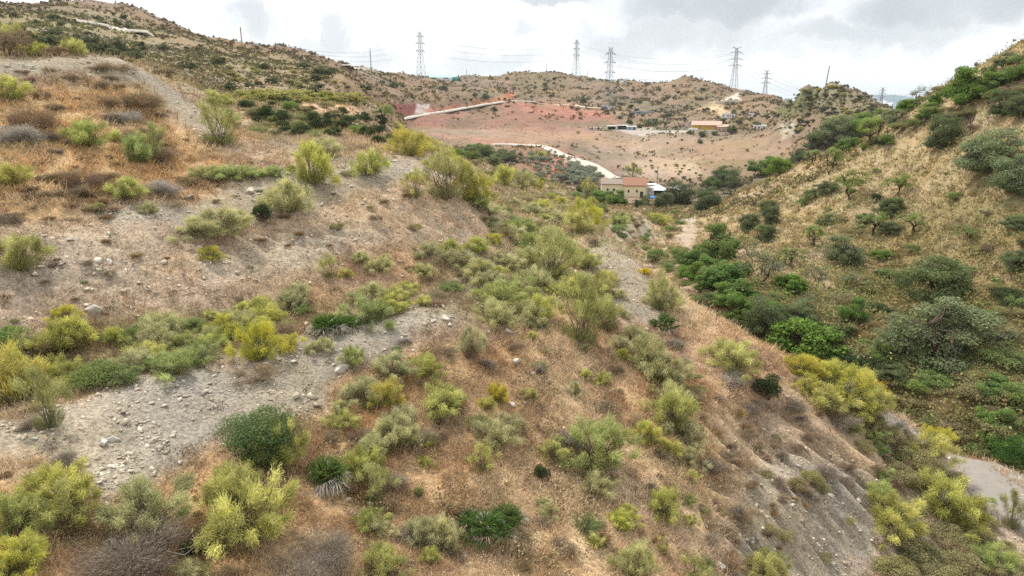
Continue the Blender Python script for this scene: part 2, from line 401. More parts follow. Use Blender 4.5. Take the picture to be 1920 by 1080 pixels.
# soil colours: real colours of the dry earth, scree, red clay and stubble
TAN = (.40, .295, .195); GREY = (.335, .283, .21); GOLD = (.50, .325, .165); RED = (.36, .165, .115); PINK = (.32, .21, .15)
OLIVE = (.27, .205, .095); FARTAN = (.225, .16, .105); STRAW = (.60, .45, .27); ORANGE = (.50, .285, .12); CREAM = (.60, .50, .385)
PATCHES = [
 # polygon, colour, softness px, strength, rmin, rmax, scree, grass
 ([(0,380),(300,400),(560,390),(830,310),(920,400),(880,470),(560,500),(300,580),(200,640),(0,650)], (.43,.32,.22), 25, .8, 0, 60, .55, .25),
 ([(-60,800),(150,742),(300,700),(450,664),(560,634),(700,602),(850,575),(880,600),(780,640),(710,690),(620,745),(570,790),(430,790),(340,900),(210,960),(160,870),(0,850),(-60,860)], GREY, 24, 1, 0, 40, 1, 0),
 ([(-60,105),(220,107),(300,150),(370,195),(440,245),(425,275),(330,215),(230,170),(150,140),(-60,150)], GREY, 12, 1, 0, 60, 1, 0),
 ([(180,400),(330,378),(420,350),(500,330),(640,312),(790,290),(840,340),(700,360),(580,400),(500,410),(200,430)], GREY, 14, .85, 0, 60, 1, 0),
 ([(480,230),(560,262),(640,300),(580,310),(500,270)], GREY, 10, .6, 0, 60, .8, 0),
 ([(350,450),(700,440),(880,455),(860,480),(600,500),(380,520)], (.42,.355,.27), 18, .7, 0, 60, .9, 0),
 ([(60,450),(230,430),(330,470),(200,560),(60,520)], (.42,.345,.26), 22, .5, 0, 60, .9, 0),
 ([(1075,455),(1150,442),(1220,500),(1262,560),(1210,600),(1120,560),(1080,510)], GREY, 22, .9, 0, 50, 1, 0),
 ([(1400,900),(1480,860),(1560,850),(1660,890),(1640,960),(1610,1100),(1380,1100)], GREY, 35, .9, 0, 45, 1, 0),
 ([(1380,800),(1560,780),(1700,850),(1640,900),(1500,860)], (.43,.31,.2), 30, .8, 0, 45, .4, 0),
 ([(1655,768),(1790,846),(1785,858),(1650,782)], (.47,.41,.33), 6, 1, 0, 45, .9, 0),
 ([(1640,1000),(1790,860),(1920,940),(1930,1090),(1700,1090)], (.42,.34,.255), 14, .8, 0, 45, .8, 0),
 ([(870,365),(960,415),(1070,415),(1000,445),(930,435)], GREY, 15, .8, 0, 80, .8, 0),
 ([(1600,255),(1680,215),(1700,240),(1620,290)], STRAW, 15, .5, 60, 140, 0, 1),
 ([(-60,155),(250,170),(400,265),(440,300),(300,335),(200,390),(-60,420)], (.50,.335,.17), 18, .9, 0, 60, 0, 1),
 ([(170,300),(330,240),(470,300),(440,340),(300,360)], ORANGE, 20, .35, 0, 60, 0, 1),
 ([(640,700),(900,640),(1050,600),(1300,690),(1340,850),(1330,1100),(-50,1100),(-50,880),(200,960),(430,820),(620,760)], GOLD, 30, .75, 0, 45, 0, 1),
 ([(930,880),(1300,860),(1320,1100),(860,1100)], (.66,.50,.31), 60, .85, 0, 40, 0, 1),
 ([(600,720),(760,690),(820,760),(640,820)], ORANGE, 25, .5, 0, 40, 0, 1),
 ([(330,860),(430,820),(420,960),(560,1080),(300,1080),(260,960)], ORANGE, 25, .5, 0, 40, 0, 1),
 ([(640,470),(870,460),(860,560),(700,570),(560,560)], (.45,.29,.17), 22, .7, 0, 60, .2, .8),
 ([(0,650),(200,600),(560,560),(700,570),(560,625),(300,690),(0,790)], (.27,.215,.105), 18, .75, 0, 45, 0, 1),
 ([(1130,600),(1300,600),(1500,700),(1420,780),(1200,720)], (.50,.32,.185), 30, .75, 0, 45, .1, 1),
 ([(880,470),(1080,440),(1080,560),(900,600),(760,580)], (.31,.26,.15), 25, .7, 0, 60, .2, .8),
 ([(880,380),(1000,330),(1130,400),(1100,440),(950,420)], (.34,.29,.18), 15, .6, 40, 130, .2, .8),
 ([(1130,420),(1170,400),(1290,400),(1280,470),(1230,530)], (.40,.315,.2), 14, .9, 45, 135, .2, .8),
 ([(1140,425),(1210,415),(1225,445),(1160,450)], CREAM, 8, .8, 60, 140, .5, 0),
 # right slope
 ([(1290,400),(1700,200),(2200,-100),(2200,420),(1800,470),(1500,470),(1300,470)], (.37,.285,.155), 25, .85, 60, 150, 0, 1),
 ([(1320,395),(1400,350),(1500,310),(1560,290),(1580,300),(1480,345),(1400,375)], (.38,.275,.17), 8, .75, 60, 150, .2, 0),
 ([(1270,410),(1310,395),(1300,470),(1270,490)], (.42,.33,.24), 8, .9, 60, 150, .6, 0),
 ([(1620,420),(1800,360),(2200,200),(2200,800),(1500,800),(1560,600)], OLIVE, 50, .8, 44, 110, 0, 1),
 ([(1480,640),(1700,560),(2200,560),(2200,1000),(1700,900)], (.20,.15,.065), 40, .75, 40, 80, 0, 1),
 ([(1300,560),(1480,520),(1560,560),(1500,660),(1350,600)], (.25,.19,.09), 30, .7, 44, 90, 0, 1),
 # red cut, red field and the tan valley
 ([(745,255),(800,240),(1100,240),(1130,262),(1060,272),(930,268),(860,270)], PINK, 8, .95, 250, 560, 0, 0),
 ([(740,228),(870,206),(962,188),(1060,205),(1130,225),(1100,250),(900,240),(760,250)], (.27,.14,.10), 12, .9, 300, 600, 0, 0),
 ([(950,192),(1040,200),(1140,215),(1150,232),(1050,225),(980,212)], RED, 8, .8, 300, 600, 0, 0),
 ([(740,200),(790,198),(790,219),(742,227)], (.235,.09,.072), 5, 1, 300, 600, 0, 0),
 ([(783,198),(806,197),(805,219),(778,219)], (.55,.5,.46), 2.5, .8, 300, 600, 1, 0),
 ([(790,208),(870,196),(945,181),(958,187),(870,203),(800,216)], RED, 4, .9, 300, 600, 0, 0),
 ([(885,192),(958,179),(962,187),(890,203)], (.42,.15,.09), 3, 1, 300, 600, 0, 0),
 ([(930,283),(1060,285),(1140,325),(1140,350),(1060,350),(960,330)], (.35,.155,.10), 12, .9, 200, 320, 0, 0),
 ([(800,258),(880,262),(1000,272),(900,272)], RED, 5, .6, 250, 400, 0, 0),
 ([(1060,300),(1100,310),(1150,338),(1120,340),(1060,315)], (.4,.32,.24), 5, .7, 200, 320, .3, 0),
 ([(1080,262),(1300,258),(1480,255),(1500,300),(1400,330),(1160,330),(1100,300)], (.28,.198,.14), 12, .95, 240, 420, .1, 0),
 ([(1170,310),(1300,300),(1320,335),(1180,340)], (.45,.36,.27), 12, .6, 240, 420, .8, 0),
 ([(1130,240),(1220,239),(1300,242),(1290,256),(1200,256)], (.40,.36,.31), 4, .8, 380, 470, 0, 0),
 ([(1180,246),(1260,250),(1250,300),(1180,290)], (.38,.28,.19), 20, .5, 300, 420, 0, 0),
 ([(1340,185),(1385,178),(1390,188),(1345,196)], (.75,.68,.6), 3, .8, 400, 700, 1, 0),
 ([(1310,205),(1340,196),(1370,215),(1350,222)], (.55,.42,.27), 5, .8, 400, 600, 0, 0),
 # left hill
 ([(0,30),(300,50),(640,130),(700,150),(480,165),(400,160),(200,110),(0,100)], (.29,.235,.135), 30, .65, 90, 350, 0, 1),
 ([(0,30),(200,35),(240,60),(100,75),(0,60)], (.27,.24,.13), 20, .6, 250, 420, 0, 1),
 ([(430,180),(680,182),(680,196),(440,196)], (.36,.34,.13), 6, .7, 80, 200, 0, 1),
 ([(540,195),(690,200),(700,225),(580,225)], (.50,.34,.22), 6, .8, 70, 180, 0, 0),
 ([(450,200),(540,200),(640,235),(600,250),(480,240)], (.16,.14,.06), 8, .8, 60, 160, 0, 1),
 ([(640,120),(700,130),(730,140),(680,140)], (.6,.5,.42), 5, .5, 400, 600, 0, 0),
 # lone hill
 ([(1440,215),(1497,175),(1562,160),(1570,185),(1480,225)], (.16,.165,.08), 8, .85, 250, 420, 0, 1),
 ([(1560,163),(1640,195),(1640,240),(1560,250),(1520,200)], (.21,.175,.105), 10, .8, 240, 420, 0, 1),
 ([(1460,235),(1490,230),(1500,252),(1470,262)], (.45,.4,.34), 6, .7, 240, 420, .8, 0),
]
base = np.zeros((NS, NA, 3)); 
nlo = fbm(GX / 9, GY / 9, 3)[..., None]
base[:] = TAN
far_w = smooth(90, 250, RR)[..., None]
base = base * (1 - far_w) + np.array(FARTAN) * far_w
SCREE = np.full((NS, NA), .12); GRASS = np.full((NS, NA), .55)
lr = np.log(RR)
wx = PXg + 26 * fbm(GX / 2.6 * 30 / RR, GY / 2.6 * 30 / RR, 3, .6); wy = PYg + 16 * fbm(GX / 2.6 * 30 / RR + 50, GY / 2.6 * 30 / RR, 3, .6)
wx2 = PXg + 6 * fbm(GX / 2.6 * 30 / RR, GY / 2.6 * 30 / RR, 2, .6); wy2 = PYg + 3 * fbm(GX / 2.6 * 30 / RR + 50, GY / 2.6 * 30 / RR, 2, .6)
for poly, colr, soft, st, ra, rb, sc_, gr_ in PATCHES:
    big = soft >= 14
    m = poly_mask(poly, wx if big else wx2, wy if big else wy2, soft) * st * ((RR > ra) & (RR < rb))
    base = base * (1 - m[..., None]) + np.array(colr) * m[..., None]
    SCREE = SCREE * (1 - m) + sc_ * m; GRASS = GRASS * (1 - m) + gr_ * m
# patchiness of real soil; the last tint paints shade into the bank's rills
v1 = fbm(GX / 3.1, GY / 3.1, 4, .6); v2 = fbm(GX / 30 + 9, GY / 30, 4, .6); v3 = fbm(GX / 140, GY / 140, 3)
vv = np.where(RR < 120, v1, v2)
base = base * (1 + .13 * vv + .06 * v3)[..., None]
olv = smooth(.0, .45, fbm(GX / 55 - 8, GY / 80, 4, .6))[..., None] * far_w * .45
base = base * (1 - olv) + np.array((.22, .19, .105)) * olv * (base.mean(-1, keepdims=True) / .25)
warm = (np.where(RR < 120, fbm(GX / 5 + 40, GY / 5, 3), fbm(GX / 60 + 40, GY / 60, 3)))
base[..., 0] *= 1 + .05 * warm; base[..., 2] *= 1 - .12 * warm
base *= (1 - .35 * (cliff * np.clip(np.abs(perlin(ac * .9 + .3 * perlin(ac * .7, al * .7), al * .16)) * 2.2 - .25, -.4, 1)))[..., None]  # rill hollows darkened in the colour, standing in for their shading
base = np.clip(base, .02, .85)

def np_mesh(name, V, F, cols=None, mats=(), smooth_=False):
    V = np.asarray(V, np.float32); F = np.asarray(F, np.int32)
    me = bpy.data.meshes.new(name)
    me.vertices.add(len(V)); me.vertices.foreach_set('co', V.ravel())
    me.loops.add(F.size); me.loops.foreach_set('vertex_index', F.ravel())
    me.polygons.add(len(F)); me.polygons.foreach_set('loop_start', np.arange(0, F.size, F.shape[1], dtype=np.int32))
    if smooth_: me.polygons.foreach_set('use_smooth', np.ones(len(F), bool))
    me.update(calc_edges=True)
    if cols is not None:
        at = me.color_attributes.new('Col', 'FLOAT_COLOR', 'POINT')
        c = np.ones((len(V), 4), np.float32); c[:, :cols.shape[1]] = cols
        at.data.foreach_set('color', c.ravel())
    for m_ in mats: me.materials.append(m_)
    return me
def tagobj(o, label=None, cat=None, group=None, kind=None):
    if label: o['label'] = label
    if cat: o['category'] = cat
    if group: o['group'] = group
    if kind: o['kind'] = kind
    return o
def link(name, me, parent=None):
    o = bpy.data.objects.new(name, me); COL.objects.link(o)
    if parent is not None: o.parent = parent
    return o

# materials for the ground
gm = bpy.data.materials.new('ground'); N = NT(nodes_of(gm))
pos = N.n('ShaderNodeNewGeometry').outputs['Position']
col = N.n('ShaderNodeVertexColor', layer_name='Col')
dist = N.n('ShaderNodeVectorMath', operation='LENGTH'); N.link(pos, dist.inputs[0]); D = dist.outputs[1]
nearm = N.rng(D, 45, 130, 1, 0); midm = N.rng(D, 600, 1400, 1, 0)
scree = col.outputs[1]
def ramp2(v, a, b): return N.rng(v, a, b)
na_ = N.noise(pos, 9.0, 5, .65); nb_ = N.noise(pos, 1.7, 5, .6); nc_ = N.noise(pos, .22, 6, .65); nd_ = N.noise(pos, 30.0, 3, .7)
vo = N.n('ShaderNodeTexVoronoi', i_Scale=7.5); N.link(pos, vo.inputs['Vector'])
vo2 = N.n('ShaderNodeTexVoronoi', i_Scale=17.0); N.link(pos, vo2.inputs['Vector'])
vc = N.n('ShaderNodeSeparateXYZ'); N.link(vo.outputs['Color'], vc.inputs[0])
vc2 = N.n('ShaderNodeSeparateXYZ'); N.link(vo2.outputs['Color'], vc2.inputs[0])
c = col.outputs[0]
k = N.m('ADD', 0.66, N.m('MULTIPLY', N.rng(na_, .3, .7), 0.74)); k = N.m('MULTIPLY', k, N.m('ADD', 0.7, N.m('MULTIPLY', nb_, 0.6)))  # soil mottle, its contrast also painting shade between the grass
k = N.m('MULTIPLY', k, N.m('ADD', 0.66, N.m('MULTIPLY', nd_, 0.68)))
k = N.m('ADD', N.m('MULTIPLY', N.m('SUBTRACT', k, 1.0), nearm), 1.0)
kf = N.m('ADD', 0.62, N.m('MULTIPLY', nc_, 0.76))
k = N.m('MULTIPLY', k, kf)
kc = N.n('ShaderNodeCombineXYZ'); [N.link(k, kc.inputs[i]) for i in range(3)]
c = N.mix(1.0, c, kc.outputs[0], 'MULTIPLY')
# pebbles: pale and dark stones in the scree
st1 = N.m('MULTIPLY', N.rng(vo.outputs['Distance'], 0.30, 0.20), N.m('GREATER_THAN', vc.outputs[0], 0.62))
st2 = N.m('MULTIPLY', N.rng(vo2.outputs['Distance'], 0.34, 0.2), N.m('GREATER_THAN', vc2.outputs[0], 0.5))
stn = N.m('MULTIPLY', N.m('MAXIMUM', st1, st2), N.m('MULTIPLY', N.rng(scree, .1, .8), nearm))
c = N.mix(N.m('MULTIPLY', stn, 0.75), c, N.mix(vc.outputs[1], (.30, .26, .215), (.62, .565, .48)))
b = N.n('ShaderNodeBsdfPrincipled', i_Roughness=0.95)
b.inputs['Specular IOR Level'].default_value = 0.15
N.link(c, b.inputs['Base Color'])
hgt = N.m('ADD', N.m('MULTIPLY', na_, .5), N.m('ADD', N.m('MULTIPLY', nd_, .25), N.m('MULTIPLY', stn, .35)))
bmp = N.n('ShaderNodeBump', i_Strength=1.0, i_Distance=0.14); N.link(hgt, bmp.inputs['Height'])
hf = N.m('MULTIPLY', N.noise(pos, .12, 7, .7), 1.0)
bmp2 = N.n('ShaderNodeBump', i_Distance=2.2); N.link(N.rng(D, 80, 300, 0.0, 0.55), bmp2.inputs['Strength']); N.link(hf, bmp2.inputs['Height']); N.link(bmp.outputs[0], bmp2.inputs['Normal'])
N.link(bmp2.outputs[0], b.inputs['Normal'])
o_ = N.n('ShaderNodeOutputMaterial'); N.link(b.outputs[0], o_.inputs[0])

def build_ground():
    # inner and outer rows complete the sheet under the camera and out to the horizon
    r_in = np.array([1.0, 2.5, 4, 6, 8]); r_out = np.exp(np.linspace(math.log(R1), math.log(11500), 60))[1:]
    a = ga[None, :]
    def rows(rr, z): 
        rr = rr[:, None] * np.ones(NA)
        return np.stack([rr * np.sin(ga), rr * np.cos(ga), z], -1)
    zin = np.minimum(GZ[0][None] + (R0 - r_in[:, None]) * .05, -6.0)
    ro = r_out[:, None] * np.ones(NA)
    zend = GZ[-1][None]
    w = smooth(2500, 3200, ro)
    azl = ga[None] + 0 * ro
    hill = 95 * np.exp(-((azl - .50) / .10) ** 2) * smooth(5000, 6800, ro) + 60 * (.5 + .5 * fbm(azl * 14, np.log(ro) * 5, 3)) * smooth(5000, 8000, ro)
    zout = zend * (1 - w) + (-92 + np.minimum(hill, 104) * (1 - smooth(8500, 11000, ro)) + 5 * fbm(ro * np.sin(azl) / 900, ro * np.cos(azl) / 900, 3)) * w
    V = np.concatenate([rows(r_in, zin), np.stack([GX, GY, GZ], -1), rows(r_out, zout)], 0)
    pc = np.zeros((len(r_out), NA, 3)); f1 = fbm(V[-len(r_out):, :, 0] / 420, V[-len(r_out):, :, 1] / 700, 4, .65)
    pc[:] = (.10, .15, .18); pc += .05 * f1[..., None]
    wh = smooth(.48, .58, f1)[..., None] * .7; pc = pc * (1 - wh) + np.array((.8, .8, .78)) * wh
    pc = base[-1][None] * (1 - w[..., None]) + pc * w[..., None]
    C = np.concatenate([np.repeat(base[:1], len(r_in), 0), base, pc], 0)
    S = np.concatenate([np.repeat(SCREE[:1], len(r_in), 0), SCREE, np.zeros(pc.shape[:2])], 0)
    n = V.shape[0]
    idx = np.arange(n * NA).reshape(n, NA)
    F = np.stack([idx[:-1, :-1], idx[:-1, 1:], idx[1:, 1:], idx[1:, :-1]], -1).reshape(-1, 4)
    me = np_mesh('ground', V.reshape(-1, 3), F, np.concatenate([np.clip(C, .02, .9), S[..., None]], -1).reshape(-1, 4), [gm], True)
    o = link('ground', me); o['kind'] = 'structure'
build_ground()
# ------------------------------------------------------------------ plant material and plant builders
def plant_mat(name, trans=.3, jitter=.18, rough=.8):
    m = bpy.data.materials.new(name); N = NT(nodes_of(m))
    c = N.n('ShaderNodeVertexColor', layer_name='Col').outputs[0]
    rnd = N.n('ShaderNodeObjectInfo').outputs['Random']
    hs = N.n('ShaderNodeHueSaturation'); N.link(c, hs.inputs['Color'])
    N.link(N.m('ADD', .5 - jitter * .06, N.m('MULTIPLY', rnd, jitter * .12)), hs.inputs['Hue'])
    r2 = N.m('FRACT', N.m('MULTIPLY', rnd, 7.31))
    N.link(N.m('ADD', 1 - jitter * .6, N.m('MULTIPLY', r2, jitter * 1.2)), hs.inputs['Value'])
    N.link(N.m('ADD', .92, N.m('MULTIPLY', N.m('FRACT', N.m('MULTIPLY', rnd, 3.7)), .16)), hs.inputs['Saturation'])
    d = N.n('ShaderNodeBsdfDiffuse'); N.link(hs.outputs[0], d.inputs[0])
    t = N.n('ShaderNodeBsdfTranslucent'); N.link(hs.outputs[0], t.inputs[0])
    mx = N.n('ShaderNodeMixShader', i_0=trans); N.link(d.outputs[0], mx.inputs[1]); N.link(t.outputs[0], mx.inputs[2])
    o = N.n('ShaderNodeOutputMaterial'); N.link(mx.outputs[0], o.inputs[0]); return m
M_LEAF = plant_mat('foliage', .38); M_DRY = plant_mat('dry_plant', .2, .22); M_WOOD = plant_mat('bark', 0.0, .2); M_STONE = None

def simple_mat(name, colr, rough=.9, metal=0.0, nscale=3.0, namp=.25, spec=.3):
    m = bpy.data.materials.new(name); N = NT(nodes_of(m))
    p = N.n('ShaderNodeNewGeometry').outputs['Position']
    f = N.m('ADD', 1 - namp / 2, N.m('MULTIPLY', N.noise(p, nscale, 5, .65), namp))
    k = N.n('ShaderNodeCombineXYZ'); [N.link(f, k.inputs[i]) for i in range(3)]
    c = N.mix(1.0, colr, k.outputs[0], 'MULTIPLY')
    b = N.n('ShaderNodeBsdfPrincipled', i_Roughness=rough, i_Metallic=metal); N.link(c, b.inputs['Base Color'])
    b.inputs['Specular IOR Level'].default_value = spec
    o = N.n('ShaderNodeOutputMaterial'); N.link(b.outputs[0], o.inputs[0]); return m

def unit(v): return v / (np.linalg.norm(v, axis=-1, keepdims=True) + 1e-9)
def perp(d, g):
    r = g.normal(size=d.shape); return unit(np.cross(d, r))
def blades(g, P, D, L, Wd, cols, droop=.0, taper=.25):
    """thin two-segment blades: n x 6 vertices, 2 quads each"""
    n = len(P); D = unit(D); S = perp(D, g) * Wd[:, None] * .5
    dn = np.zeros((n, 3)); dn[:, 2] = -1
    mid = P + D * L[:, None] * .55 + dn * (droop * L * .12)[:, None]
    tip = P + D * L[:, None] + dn * (droop * L * .5)[:, None]
    V = np.stack([P - S * .6, P + S * .6, mid - S, mid + S, tip - S * taper, tip + S * taper], 1)
    b = np.arange(n)[:, None] * 6
    F = np.concatenate([b + np.array([[0, 1, 3, 2]]), b + np.array([[2, 3, 5, 4]])], 0)
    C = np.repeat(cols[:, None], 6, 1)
    C[:, :2] *= .62; C[:, 4:] *= 1.12  # painted shading: bases darkened like a shaded interior, tips lightened
    return V.reshape(-1, 3), F, C.reshape(-1, 3)
def leaves(g, P, Nn, size, cols, asp=.6):
    """single small quads facing roughly along Nn"""
    n = len(P); Nn = unit(Nn + g.normal(size=P.shape) * .75); A = perp(Nn, g); B = np.cross(Nn, A)
    A = A * size[:, None] * .5; B = B * size[:, None] * .5 * asp
    V = np.stack([P - A, P - B, P + A, P + B], 1)
    F = np.arange(n * 4).reshape(n, 4)
    return V.reshape(-1, 3), F, np.repeat(cols[:, None], 4, 1).reshape(-1, 3)
def tube(pts, rad, sides=5):
    pts = np.array(pts, float); n = len(pts); V = []
    for i in range(n):
        d = pts[min(i + 1, n - 1)] - pts[max(i - 1, 0)]; d = d / (np.linalg.norm(d) + 1e-9)
        a = np.cross(d, (0.3, .9, .2)); a /= np.linalg.norm(a) + 1e-9; b = np.cross(d, a)
        for k in range(sides):
            t = 2 * math.pi * k / sides; V.append(pts[i] + (a * math.cos(t) + b * math.sin(t)) * rad[i])
    F = [(i * sides + k, i * sides + (k + 1) % sides, (i + 1) * sides + (k + 1) % sides, (i + 1) * sides + k) for i in range(n - 1) for k in range(sides)]
    return np.array(V), np.array(F)
def join(parts):
    V = []; F = []; C = []; o = 0
    for v, f, c in parts:
        V.append(v); F.append(f + o); C.append(c); o += len(v)
    return np.concatenate(V), np.concatenate(F), np.concatenate(C)
def mixc(g, n, a, b, t=None, j=.12):
    t = g.random(n) if t is None else np.clip(t + g.normal(size=n) * .15, 0, 1)
    c = np.array(a)[None] * (1 - t[:, None]) + np.array(b)[None] * t[:, None]
    return c * (1 + g.normal(size=(n, 1)) * j).clip(.5, 1.5)
def curve_pts(g, a, b, n=5, wob=.05, sag=0.0):
    a = np.array(a, float); b = np.array(b, float); t = np.linspace(0, 1, n)[:, None]
    p = a + (b - a) * t; L = np.linalg.norm(b - a)
    w = g.normal(size=(n, 3)) * wob * L; w[0] = 0; w[-1] = 0
    p = p + w; p[:, 2] += sag * L * np.sin(t[:, 0] * math.pi); return p

PROTO = {}
def keep(kind, foliage, stems, fm, sm=None):
    PROTO.setdefault(kind, []).append((np_mesh(kind + '_foliage', *foliage, mats=[fm]) if foliage else None, np_mesh(kind + '_stems', *stems, mats=[sm or M_WOOD]) if stems else None))

def broom(g, dark, light, flower=None, K=36, nb=190, leggy=0.0, hgt=.8, wob=.10, fine=1.0):
    parts = []; st = []
    az = g.random(K) * 6.283; el = np.arcsin(g.random(K) ** .7 * .98 + .02); rr = .34 + g.random(K) * .2
    lop = 1 + .30 * np.sin(az * 2 + g.random() * 6) + .22 * np.sin(az * 3 + g.random() * 6) + .14 * g.normal(size=K)
    C = np.stack([np.cos(az) * np.cos(el) * rr * lop, np.sin(az) * np.cos(el) * rr * lop, (np.sin(el) * rr * 1.45 + leggy) * hgt + .06], 1)
    for i in range(K):
        out = unit(C[i:i + 1] - np.array([[0, 0, .05]]))[0]
        axis = unit(np.array([out + np.array((0, 0, .55)) + g.normal(size=3) * .25]))[0]
        n = int(nb * (.6 + .8 * g.random()))
        P = C[i] + g.normal(size=(n, 3)) * (.042 * fine + .004) + axis * (g.random((n, 1)) * .14 - .05)
        D = axis + g.normal(size=(n, 3)) * .34
        L = (.05 + g.random(n) * .11) * fine
        t = g.random(n) * .5 + g.random() * .5
        c = mixc(g, n, dark, light, t) * (.78 + .5 * g.random())
        if flower is not None:
            f = g.random(n) < (.7 if g.random() < .5 else .12); c[f] = mixc(g, int(f.sum()), np.array(flower) * .8, flower)
        parts.append(blades(g, P, D, L, (.0045 + g.random(n) * .0045) * fine, c, droop=g.random() * 1.2))
        v, f = tube(curve_pts(g, g.normal(size=3) * (.04, .04, 0), C[i], 5, .06), np.linspace(.011, .003, 5), 3)
        st.append((v, f, mixc(g, len(v), (.12, .10, .07), (.22, .18, .12))))
    n = 420                                           # inner sprays close to the ground, shade of the interior put into their colour
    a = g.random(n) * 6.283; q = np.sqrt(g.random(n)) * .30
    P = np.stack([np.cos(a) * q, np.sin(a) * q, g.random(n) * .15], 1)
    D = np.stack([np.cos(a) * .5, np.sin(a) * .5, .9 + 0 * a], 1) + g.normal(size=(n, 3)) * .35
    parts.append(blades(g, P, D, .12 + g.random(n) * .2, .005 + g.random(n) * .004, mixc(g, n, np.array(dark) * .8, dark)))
    return join(parts), join(st)
def twiggy(g, a_, b_, n=5200, h=.62, fine=1.0, K=11):
    cen = g.normal(size=(K, 3)) * (.2, .2, .07) + (0, 0, .2)
    i = g.integers(0, K, n); P = cen[i] + g.normal(size=(n, 3)) * (.09, .09, .07); P[:, 2] = np.abs(P[:, 2])
    D = unit(P * (1, 1, h) - (0, 0, -.02)) + g.normal(size=(n, 3)) * .45; D[:, 2] = np.abs(D[:, 2]) * .8
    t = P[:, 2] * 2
    fo = blades(g, P, D, (.04 + g.random(n) * .10) * fine, (.003 + g.random(n) * .0045) * fine, mixc(g, n, a_, b_, t), taper=.4)
    st = []
    for k in range(14):
        e = g.normal(size=3) * (.22, .22, .05) + (0, 0, .33)
        v, f = tube(curve_pts(g, (0, 0, 0), e, 5, .08), np.linspace(.012, .003, 5), 3); st.append((v, f, mixc(g, len(v), (.14, .12, .11), (.28, .25, .23))))
    return fo, join(st)
def tussock(g, a_, b_, n=1100, h=.45, spread=.8):
    az = g.random(n) * 6.283; q = np.sqrt(g.random(n)) * .22
    P = np.stack([np.cos(az) * q, np.sin(az) * q, g.random(n) * .05], 1)
    D = np.stack([np.cos(az) * spread * (.3 + q * 3), np.sin(az) * spread * (.3 + q * 3), .75 + 0 * az], 1) + g.normal(size=(n, 3)) * .3
    return blades(g, P, D, h * (.4 + g.random(n) * .6), .006 + g.random(n) * .008, mixc(g, n, a_, b_), droop=.6), None
def leafy(g, a_, b_, n=6000, size=.035, h=.75, K=16, asp=.6, base=.05):
    az = g.random(K) * 6.283; q = .12 + .24 * g.random(K); zz_ = base + .12 + (h - .3) * g.random(K) * (1.15 - q * 1.6)
    cen = np.stack([np.cos(az) * q, np.sin(az) * q, zz_], 1); rad = .13 + .1 * g.random(K)
    i = g.integers(0, K, n); d = unit(g.normal(size=(n, 3))); d[:, 2] = np.where(d[:, 2] < -.3, -d[:, 2], d[:, 2])
    P = cen[i] + d * (rad[i] * (.55 + .5 * g.random(n) ** .6))[:, None]; P[:, 2] = np.maximum(P[:, 2], g.random(n) * .06)
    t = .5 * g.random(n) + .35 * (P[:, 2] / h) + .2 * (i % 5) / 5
    fo = leaves(g, P, d + (0, 0, .35), size * (.7 + .6 * g.random(n)), mixc(g, n, a_, b_, t), asp)
    st = []
    for k in range(8):
        v, f = tube(curve_pts(g, g.normal(size=3) * (.03, .03, 0), cen[k % K], 4, .06), np.linspace(.018, .005, 4), 3); st.append((v, f, mixc(g, len(v), (.12, .09, .06), (.22, .17, .12))))
    return fo, join(st)
def fan_palm(g, heads=22, dry=.25):
    parts = []; st = []
    for k in range(heads):
        az = k * 2.4 + g.random(); el = .25 + 1.15 * (k / heads) + g.normal() * .1; 
        isdry = k < heads * dry or g.random() < .12
        d = np.array((math.cos(az) * math.cos(el), math.sin(az) * math.cos(el), math.sin(el)))
        foot = np.array((math.cos(az * 1.7), math.sin(az * 1.7), 0)) * .09 * g.random()
        hub = foot + d * (.20 + .08 * g.random()); hub[2] += .04
        side = np.cross(d, (0, 0, 1)); side /= np.linalg.norm(side) + 1e-9; nrm = np.cross(side, d)
        n = 22; fa = np.linspace(-1.5, 1.5, n)
        D = np.cos(fa)[:, None] * d + np.sin(fa)[:, None] * side + nrm * .12 * g.normal() + g.normal(size=(n, 3)) * .05
        P = np.repeat(hub[None], n, 0)
        c = mixc(g, n, (.34, .30, .23), (.60, .55, .46)) if isdry else mixc(g, n, (.03, .07, .016), (.15, .23, .055), .15 + .7 * np.full(n, k / heads))
        v, f, cc = blades(g, P, D, .20 + .08 * np.cos(fa) + .03 * g.random(n), np.full(n, .0135), c, droop=.5 if not isdry else 1.3, taper=.12); parts.append((v, f, cc))
        v, f = tube(curve_pts(g, foot, hub, 3, .02), (.008, .006, .005), 3); st.append((v, f, mixc(g, len(v), (.10, .13, .05), (.18, .2, .08))))
    return join(parts), join(st)
